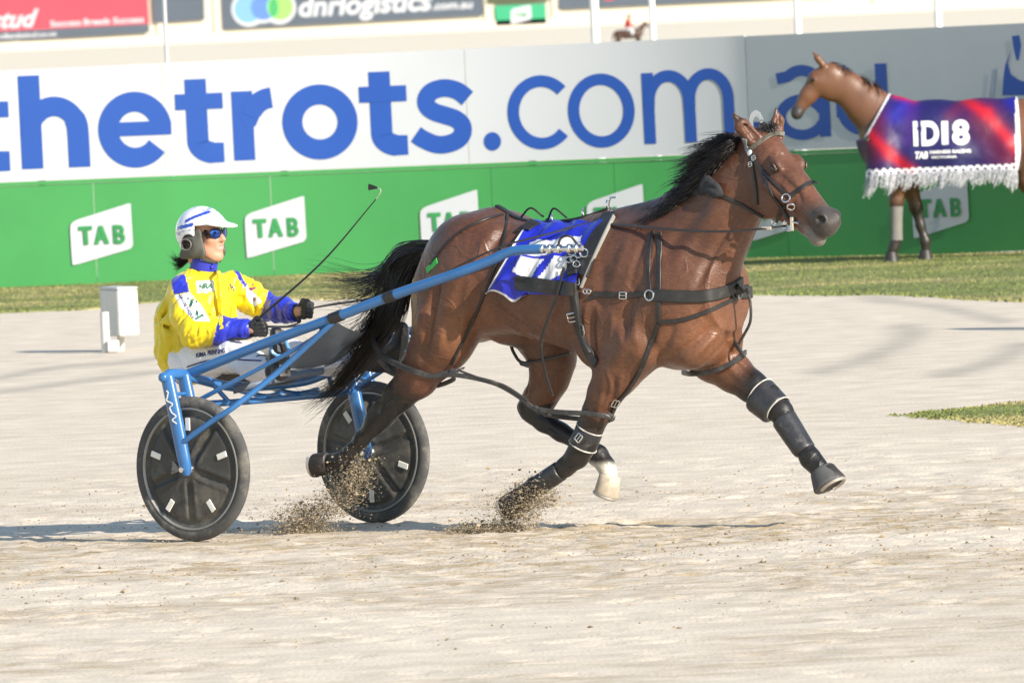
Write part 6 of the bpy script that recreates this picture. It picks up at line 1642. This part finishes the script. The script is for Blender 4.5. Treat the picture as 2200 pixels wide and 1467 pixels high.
# whip -------------------------------------------------------------------------
whip = race_root('whip', 0.4, -.2, 'thin black whip with a frayed lash, held up by the driver', 'whip')
w0 = Vector(GN(.0, .03, .015)); w1 = at(690, 565, -.16); w2 = at(808, 428, -.10); wb = w0+(w0-w1).normalized()*.10
M_ = MB(); M_.tube(spline([w0-(w1-w0)*.08, w0, w1, w2], 8), [.0075]*6+[.0065]*6+list(np.linspace(.0058, .0028, 13)), 8); M_.build('stock', LEATH, whip)
M_ = MB(); M_.tube(spline([w2, at(816, 416, -.10), at(818, 408, -.10), at(812, 404, -.10)], 6), .0022, 6); M_.build('snapper_cord', mat('pale_cord', (.45, .42, .36), rough=.8), whip)
M_ = MB(); M_.tube([at(812, 404, -.10), at(804, 403, -.10), at(792, 402, -.10)], [.003, .009, .016], 8, flat=((0, 1, 0), .3)); M_.build('lash', LEATH, whip)
M_ = MB(); M_.tube([w0+(w1-w0)*.035, w0+(w1-w0)*.06], .011, 8); M_.build('grip_tape', mat('yellow_tape', (.75, .55, .03), rough=.5), whip)

# sand thrown up by the hooves --------------------------------------------------
CLOD = mat('flying_sand', (.33, .265, .18), rough=.95, var=.6, vscale=12)
def spray(name, label, blobs, n, seed):
    r2 = np.random.default_rng(seed); V = []; Fc = []; W = np.array([b[3] for b in blobs], float); W /= W.sum()
    base = np.array([(1, 0, 0), (-1, 0, 0), (0, 1, 0), (0, -1, 0), (0, 0, 1), (0, 0, -1)], float); fc = [(0, 2, 4), (2, 1, 4), (1, 3, 4), (3, 0, 4), (2, 0, 5), (1, 2, 5), (3, 1, 5), (0, 3, 5)]
    for i in range(n):
        b = blobs[r2.choice(len(blobs), p=W)]; p = b[0]+(b[1]-b[0])*r2.random()+r2.normal(0, 1, 3)*b[2]
        if p[2] < .005: p[2] = abs(p[2])*.5+.005
        s_ = min(.0009*math.exp(abs(r2.normal(0, .75))), .008); R = Matrix.Rotation(r2.uniform(0, 6), 3, 'Z') @ Matrix.Rotation(r2.uniform(0, 6), 3, 'X')
        q = (base*r2.uniform(.6, 1.5, (6, 1))*s_*np.array([1.5, 1, .9])); q = np.array([R @ Vector(t) for t in q])+p
        k = len(V); V += [tuple(t) for t in q]; Fc += [tuple(j+k for j in f) for f in fc]
    o = mesh_obj(name, np.array(V), Fc, CLOD, None, False); o.matrix_world = RACE; tag(o, label, 'sand spray', kind='stuff')
sig = lambda a, b, c: np.array([a, b, c])
spray('sand_spray', 'clods of sand flung up behind the near front hoof', [(A(1085, 1090, vN), A(1175, 1040, vN), sig(.03, .04, .03), 3.2), (A(1105, 1110, vN), A(1190, 1060, vN), sig(.03, .05, .03), 1.6), (A(1000, 1160, vN), A(1130, 1120, vN), sig(.06, .08, .035), 3.2), (A(1010, 1165, vN), A(1100, 1160, vN), sig(.05, .08, .015), 1.2), (A(1060, 1100, vN), A(1150, 1060, vN), sig(.06, .08, .06), 1.0)], 15000, 31)
spray('sand_spray', 'plume of sand hanging below the trailing hind hoof', [(A(755, 1010, -.1), A(790, 1000, -.1), sig(.03, .06, .05), .8), (A(700, 1090, -.1), A(770, 1035, -.1), sig(.05, .07, .05), 1.8), (A(620, 1130, -.1), A(690, 1110, -.1), sig(.04, .08, .05), 3), (A(560, 1140, -.1), A(640, 1090, -.1), sig(.2, .1, .05), .3), (A(100, 1060, -.1), A(300, 1100, -.1), sig(.3, .2, .05), .10)], 12000, 32)
# ================================================================== THE RUGGED HORSE BY THE HOARDING
RD = 102.9
def B2(px, py, d=0.0): return np.array(at_depth(px, py, RD+d))
K2 = RD/FPX
g0 = B2(1990, 552)
rug_horse = empty('horse', Matrix.Translation((g0[0], RD, 0)), 'brown horse standing side-on before the hoarding, wearing a rug', 'horse'); ORG[rug_horse.name] = (g0[0], RD, 0.0)
def build_h2():
    F = Field((2.35, RD-.55, -.01), (5.55, RD+.55, 2.15), .0125); Y_ = (0, 1, 0)
    F.chain([(B2(1915, 292), .27), (B2(2010, 294), .29), (B2(2110, 292), .295), (B2(2200, 286), .285), (B2(2250, 300), .24)], .10, (Y_, .85))
    F.ell(B2(1895, 305), (.17, .21, .26), k=.08)
    F.chain([(B2(1905, 262), .25), (B2(1862, 228), .175), (B2(1822, 192), .135), (B2(1795, 170), .115)], .08, (Y_, .62))
    F.chain([(B2(1782, 160), .105), (B2(1760, 175), .10), (B2(1737, 205), .072), (B2(1714, 238), .055)], .05, (Y_, .8))
    F.ell(B2(1786, 190), (.115, .075, .12), k=.05); F.ell(B2(1712, 245), (.055, .055, .055), k=.03)
    for sg in (-1, 1):
        F.chain([(B2(1768, 140, sg*.05), .035), (B2(1757, 126, sg*.06), .03), (B2(1746, 112, sg*.06), .008)], .02)
        F.ell(B2(1748, 172, sg*.075), (.03, .02, .025), k=.02)
        F.ell(B2(1703, 240, sg*.05), (.018, .02, .014), k=.01, op='s')
    # fore legs, hind legs
    F.chain([(B2(1925, 345, -.13), .13), (B2(1932, 395, -.14), .085), (B2(1926, 432, -.14), .062), (B2(1926, 470, -.14), .043), (B2(1926, 512, -.14), .046), (B2(1921, 530, -.14), .042), (B2(1917, 540, -.14), .045)], .04)
    F.chain([(B2(1945, 345, .13), .13), (B2(1955, 400, .13), .080), (B2(1968, 445, .13), .058), (B2(1978, 485, .13), .038), (B2(1988, 518, .13), .043), (B2(1989, 535, .13), .040)], .04)
    for d in (-.14, .14):
        F.chain([(B2(2222, 330, d), .20), (B2(2215, 385, d), .13), (B2(2235, 430, d), .075), (B2(2244, 455, d), .06), (B2(2238, 505, d), .042), (B2(2236, 530, d), .045), (B2(2230, 542, d), .045)], .05)
    F.chain([(B2(2266, 245), .06), (B2(2278, 290), .05), (B2(2282, 380), .03)], .04)
    return F.mesh(2)
V2, Q2 = build_h2()
C2 = np.tile([.150, .066, .034], (len(V2), 1))
zz = V2[:, 2]; lowf = (1-sm(zz+.03*pnoise(V2, 5), .42, .66))[:, None]; C2 = C2*(1-lowf)+np.array([.03, .024, .022])*lowf
dn = np.linalg.norm(V2-B2(1710, 245), axis=1); f = (1-sm(dn, .06, .12))[:, None]; C2 = C2*(1-f)+np.array([.04, .035, .034])*f
mesh_obj('body', V2, Q2, mat('brown_hide', (.2, .08, .04), rough=.42, attr='coat', var=.15, vscale=6, bump=.002, bscale=25), rug_horse, True, attrs={'coat': C2})
for (x, y, d) in ((1915, 541, -.14), (1988, 537, .13), (2229, 543, -.14), (2229, 541, .14)):
    t = Vector(B2(x, y, d)); M_ = MB(); M_.lathe([(.0, .0), (.048, 0), (.052, -.008), (.072, -(t.z-.012)), (.0, -(t.z-.008))], Matrix.Translation(t), 16); M_.build('hoof', HORN, rug_horse)
for sg in (-1, 1):
    M_ = MB(); M_.ell(B2(1746, 172, sg*.09), (.022, .012, .018)); M_.build('eye', EYEM, rug_horse)
M_ = MB(); M_.tube([B2(1926, 440, -.14), B2(1926, 470, -.14), B2(1926, 500, -.14), B2(1926, 516, -.14)], [.062, .055, .055, .058], 16); M_.build('leg_bandage', mat('grey_bandage', (.20, .19, .175), rough=.9, var=.3, vscale=40, stretch=(1, 1, 8)), rug_horse)
strands('mane', [([B2(1786, 136), B2(1800, 142, -.04), B2(1806, 156, -.08)], 1), ([B2(1830, 158), B2(1842, 166, -.04), B2(1846, 182, -.09)], 1), ([B2(1880, 180), B2(1890, 190, -.05), B2(1892, 204, -.1)], 1)], 70, mat('brown_mane', (.05, .028, .018), rough=.5), rug_horse, .004, .03, 8, 41, .01)
# rug
rug = empty('horse_rug', Matrix.Translation((g0[0], RD, 0)), 'navy and red rug with white lettering, lace edge and fringe on the standing horse', 'horse rug'); ORG[rug.name] = (g0[0], RD, 0.0)
def line_y(x, x0, y0, x1, y1): return y0+(y1-y0)*(x-x0)/(x1-x0)
def build_rug():
    F = Field((2.9, RD-.6, .5), (5.6, RD+.6, 1.95), .0115); Y_ = (0, 1, 0)
    F.chain([(B2(1910, 288), .295), (B2(2010, 294), .312), (B2(2110, 292), .318), (B2(2200, 286), .31), (B2(2250, 300), .27)], .10, (Y_, .9))
    F.ell(B2(1892, 305), (.195, .24, .28), k=.08); F.chain([(B2(1905, 262), .265), (B2(1870, 236), .20)], .08, (Y_, .7))
    for d in (-.2, .2):
        F.chain([(B2(1900, 320, d*.8), .16), (B2(1895, 385, d), .15)], .08); F.chain([(B2(2050, 330, d), .13), (B2(2050, 390, d), .13)], .12); F.chain([(B2(2160, 320, d), .15), (B2(2150, 385, d), .14)], .1)
        F.cone(B2(1960, 340, d), B2(2110, 340, d), .12, .12, .12); F.cone(B2(1960, 385, d), B2(2110, 385, d), .11, .11, .12)
    zb0, zb1 = B2(1861, 380)[2], B2(2181, 367)[2]; xb0, xb1 = B2(1861, 380)[0], B2(2181, 367)[0]
    a, b = B2(1912, 194), B2(1857, 292); xr = B2(2189, 300)[0]
    def cut(X, Y, Z):
        low = Z-(zb0+(zb1-zb0)*(X-xb0)/(xb1-xb0))
        nx, nz = (b[2]-a[2]), -(b[0]-a[0]); L_ = math.hypot(nx, nz); fr_ = ((X-a[0])*nx+(Z-a[2])*nz)/L_*(-1)
        e = np.minimum(low, xr-X); e = np.minimum(e, np.maximum(fr_, B2(1857, 300)[2]-Z)); return e+0*Y
    global RUGCUT; RUGCUT = cut
    F.func((2.9, RD-.6, .5), (5.6, RD+.6, 1.95), cut, .006, 's')
    return F.mesh(1)
RV, RQ = build_rug(); RB = bvh(RV, RQ)
def px_w(V):
    d = V-np.array(EYE); w = d@np.array(_F); a0 = d@np.array(_R)/w; b0 = d@np.array(_U)/w; c, s = math.cos(ROLL), math.sin(ROLL)
    return np.stack([1100+(c*a0-s*b0)*FPX, 733.5-(s*a0+c*b0)*FPX], 1)
RP = px_w(RV); RC = np.tile([.014, .012, .090], (len(RV), 1))
def streak(x0, y0, x1, y1, w, col, amt):
    global RC
    a = np.array([x0, y0]); b = np.array([x1, y1]); ab = b-a; t = np.clip(((RP-a)@ab)/(ab@ab), 0, 1); d = np.linalg.norm(RP-a-t[:, None]*ab, axis=1); f = (amt*np.exp(-(d/w)**2))[:, None]; RC = RC*(1-f)+np.array(col)*f
red = [.42, .010, .026]; blu = [.014, .014, .26]; mar = [.11, .008, .04]
streak(1870, 330, 1885, 260, 30, mar, .8); streak(2110, 250, 2180, 350, 40, mar, .9); streak(1925, 250, 1950, 220, 22, blu, .9); streak(2175, 215, 2190, 230, 18, blu, .9); streak(1990, 350, 2080, 330, 18, [.012, .012, .07], .8); streak(1950, 300, 1960, 230, 18, [.05, .012, .16], .7)
streak(1868, 290, 1910, 330, 13, red, 1); streak(1910, 330, 1965, 372, 12, red, 1); streak(1925, 203, 1965, 212, 9, red, .95); streak(2075, 215, 2120, 245, 12, red, 1); streak(2120, 245, 2185, 320, 13, red, 1); streak(2040, 250, 2060, 232, 14, mar, .6)
lowd = -(RP[:, 1]-(380-.0406*(RP[:, 0]-1861)))          # px above the hem
lace = (lowd < 17); dots = ((np.mod(RP[:, 0], 15.5) > 4.5) & (np.mod(RP[:, 0], 15.5) < 11.5) & (lowd < 10) & (lowd > 4)); scal = lowd < 11+5*np.abs(np.sin(RP[:, 0]/15.5*pi))
RC[lace & scal & ~dots] = [.72, .71, .74]
fe = dist_seg(RP, (1912, 194), (1857, 292))[0] < 5.5; RC[fe & (RP[:, 1] < 296)] = [.75, .74, .76]; RC[RP[:, 0] > 2181.5] = [.75, .74, .76]
mesh_obj('rug_cloth', RV, RQ, mat('rug_satin', (.1, .02, .1), rough=.5, spec=.35, attr='print', var=.12, vscale=5, bump=.015, bscale=5), rug, True, attrs={'print': RC})
RWH = mat('white_rug_print', (.75, .74, .76), rough=.5)
for ch, x, l_ in (('I', 1963, 10), ('D', 1980, 38), ('1', 2024, 14), ('8', 2046, 38)):
    decal('number_print', ch, RB, rug, RWH, x, 312-.03*(x-1963), 50, -.035, l_, .02 if ch == '1' else .045, 0, .006, EYE, sight)
decal('small_print', 'TAB', RB, rug, RWH, 1966, 341, 14, -.035, 28, .05, .2, .006, EYE, sight); decal('small_print', 'HARNESS RACING', RB, rug, RWH, 1998, 331, 7, -.035, 88, .04, 0, .006, EYE, sight); decal('small_print', 'VICTORIA', RB, rug, RWH, 2000, 341, 5, -.035, 56, .04, 0, .006, EYE, sight)
FR = mat('white_fringe', (.55, .55, .58), rough=.8)
gs = []
for i, x in enumerate(np.linspace(1863, 2184, 26)):
    y = 378-.0406*(x-1861); L_ = 46 if (x < 1880 or 1905 < x < 1925 or x > 2165) else (30+8*math.sin(i*2.1))
    loc, nr, _, _ = RB.ray_cast(EYE, sight(x, y-3)); p = np.array(loc) if loc else B2(x, y, -.25)
    gs.append(([p, p+np.array([-.01, -.02, -L_*.5*K2]), p+np.array([-.04, -.02, -L_*K2])], 1))
strands('fringe', gs, 700, FR, rug, .0022, .014, 6, 43, .02, False)
M_ = MB(); M_.tube(spline([B2(1866, 298, -.25), B2(1862, 304, -.27), B2(1858, 300, -.28), B2(1864, 294, -.26)], 5), .012, 8); M_.build('chest_buckle', LEATH, rug)

# ================================================================== THE DISTANT RIDER ON THE LOWER STRAIGHT
FD = 740.0
fb = at_depth(1355, 114, FD); fx = fb.x
fhorse = empty('horse', Matrix.Translation((fx, FD, FARZ)), 'tiny dark brown ridden horse far off beyond the hoarding', 'horse'); ORG[fhorse.name] = (fx, FD, FARZ)
def W(x, y, z): return np.array([fx+x, FD+y, FARZ+z])
F = Field(W(-1.3, -.6, -.02), W(1.6, .6, 2.3), .03)
F.chain([(W(-.75, 0, 1.22), .27), (W(-.2, 0, 1.2), .29), (W(.4, 0, 1.22), .29), (W(.62, 0, 1.25), .25)], .1); F.chain([(W(.6, 0, 1.35), .22), (W(.85, 0, 1.65), .15), (W(1.02, 0, 1.85), .11)], .1)
F.chain([(W(1.0, 0, 1.88), .11), (W(1.15, 0, 1.78), .10), (W(1.38, 0, 1.55), .06)], .06); F.cone(W(.98, .05, 1.95), W(.97, .05, 2.08), .04, .01, .03); F.cone(W(.98, -.05, 1.95), W(.97, -.05, 2.08), .04, .01, .03)
for x, l_ in ((.55, .1), (.5, -.05), (-.75, .1), (-.8, -.1)):
    for d in (-.14, .14) if False else ((-.14,) if l_ > 0 else (.14,)): F.chain([(W(x, d, 1.1), .14), (W(x+l_, d, .6), .07), (W(x+l_*.5, d, .1), .045), (W(x+l_*.5+.04, d, .04), .055)], .05)
F.chain([(W(-.98, 0, 1.35), .06), (W(-1.1, 0, 1.1), .06), (W(-1.1, 0, .6), .03)], .04)
V, Q = F.mesh(1); mesh_obj('body', V, Q, mat('seal_brown_hide', (.065, .03, .018), rough=.5), fhorse)
M_ = MB(); M_.tube([W(-.45, 0, 1.5), W(-.15, 0, 1.49), W(.15, 0, 1.52)], [.16, .2, .16], 12, flat=((0, 0, 1), .35)); M_.build('saddle_cloth', WHITE, fhorse)
fr_ = empty('person', Matrix.Translation((fx, FD, FARZ+1.5)), 'tiny rider in a red top and white breeches on the distant horse', 'person'); ORG[fr_.name] = (fx, FD, FARZ+1.5)
F = Field(W(-.6, -.6, .8), W(.6, .6, 2.6), .022)
F.chain([(W(-.15, 0, 1.58), .16), (W(-.1, 0, 1.9), .18), (W(-.06, 0, 2.08), .16)], .06); F.ell(W(0, 0, 2.32), (.11, .10, .13), k=.03); F.cone(W(-.04, 0, 2.1), W(-.01, 0, 2.3), .07, .06, .03)
for d in (-1, 1):
    F.chain([(W(-.06, d*.2, 2.05), .075), (W(.02, d*.28, 1.8), .06), (W(.28, d*.12, 1.72), .045)], .03); F.chain([(W(-.12, d*.12, 1.55), .11), (W(.2, d*.32, 1.38), .09), (W(.08, d*.34, .98), .06), (W(.16, d*.34, .93), .05)], .03)
V, Q = F.mesh(1); z = V[:, 2]-FARZ; C = np.tile([.50, .03, .04], (len(V), 1)); C[z < 1.62] = [.7, .7, .7]; C[z < 1.15] = [.02, .02, .02]; C[z > 2.17] = [.5, .3, .22]
mesh_obj('body', V, Q, mat('rider_cloth', (.5, .03, .04), rough=.7, attr='print'), fr_, True, attrs={'print': C})
M_ = MB(); M_.ell(W(-.01, 0, 2.38), (.14, .12, .11)); M_.build('helmet', LEATH, fr_)
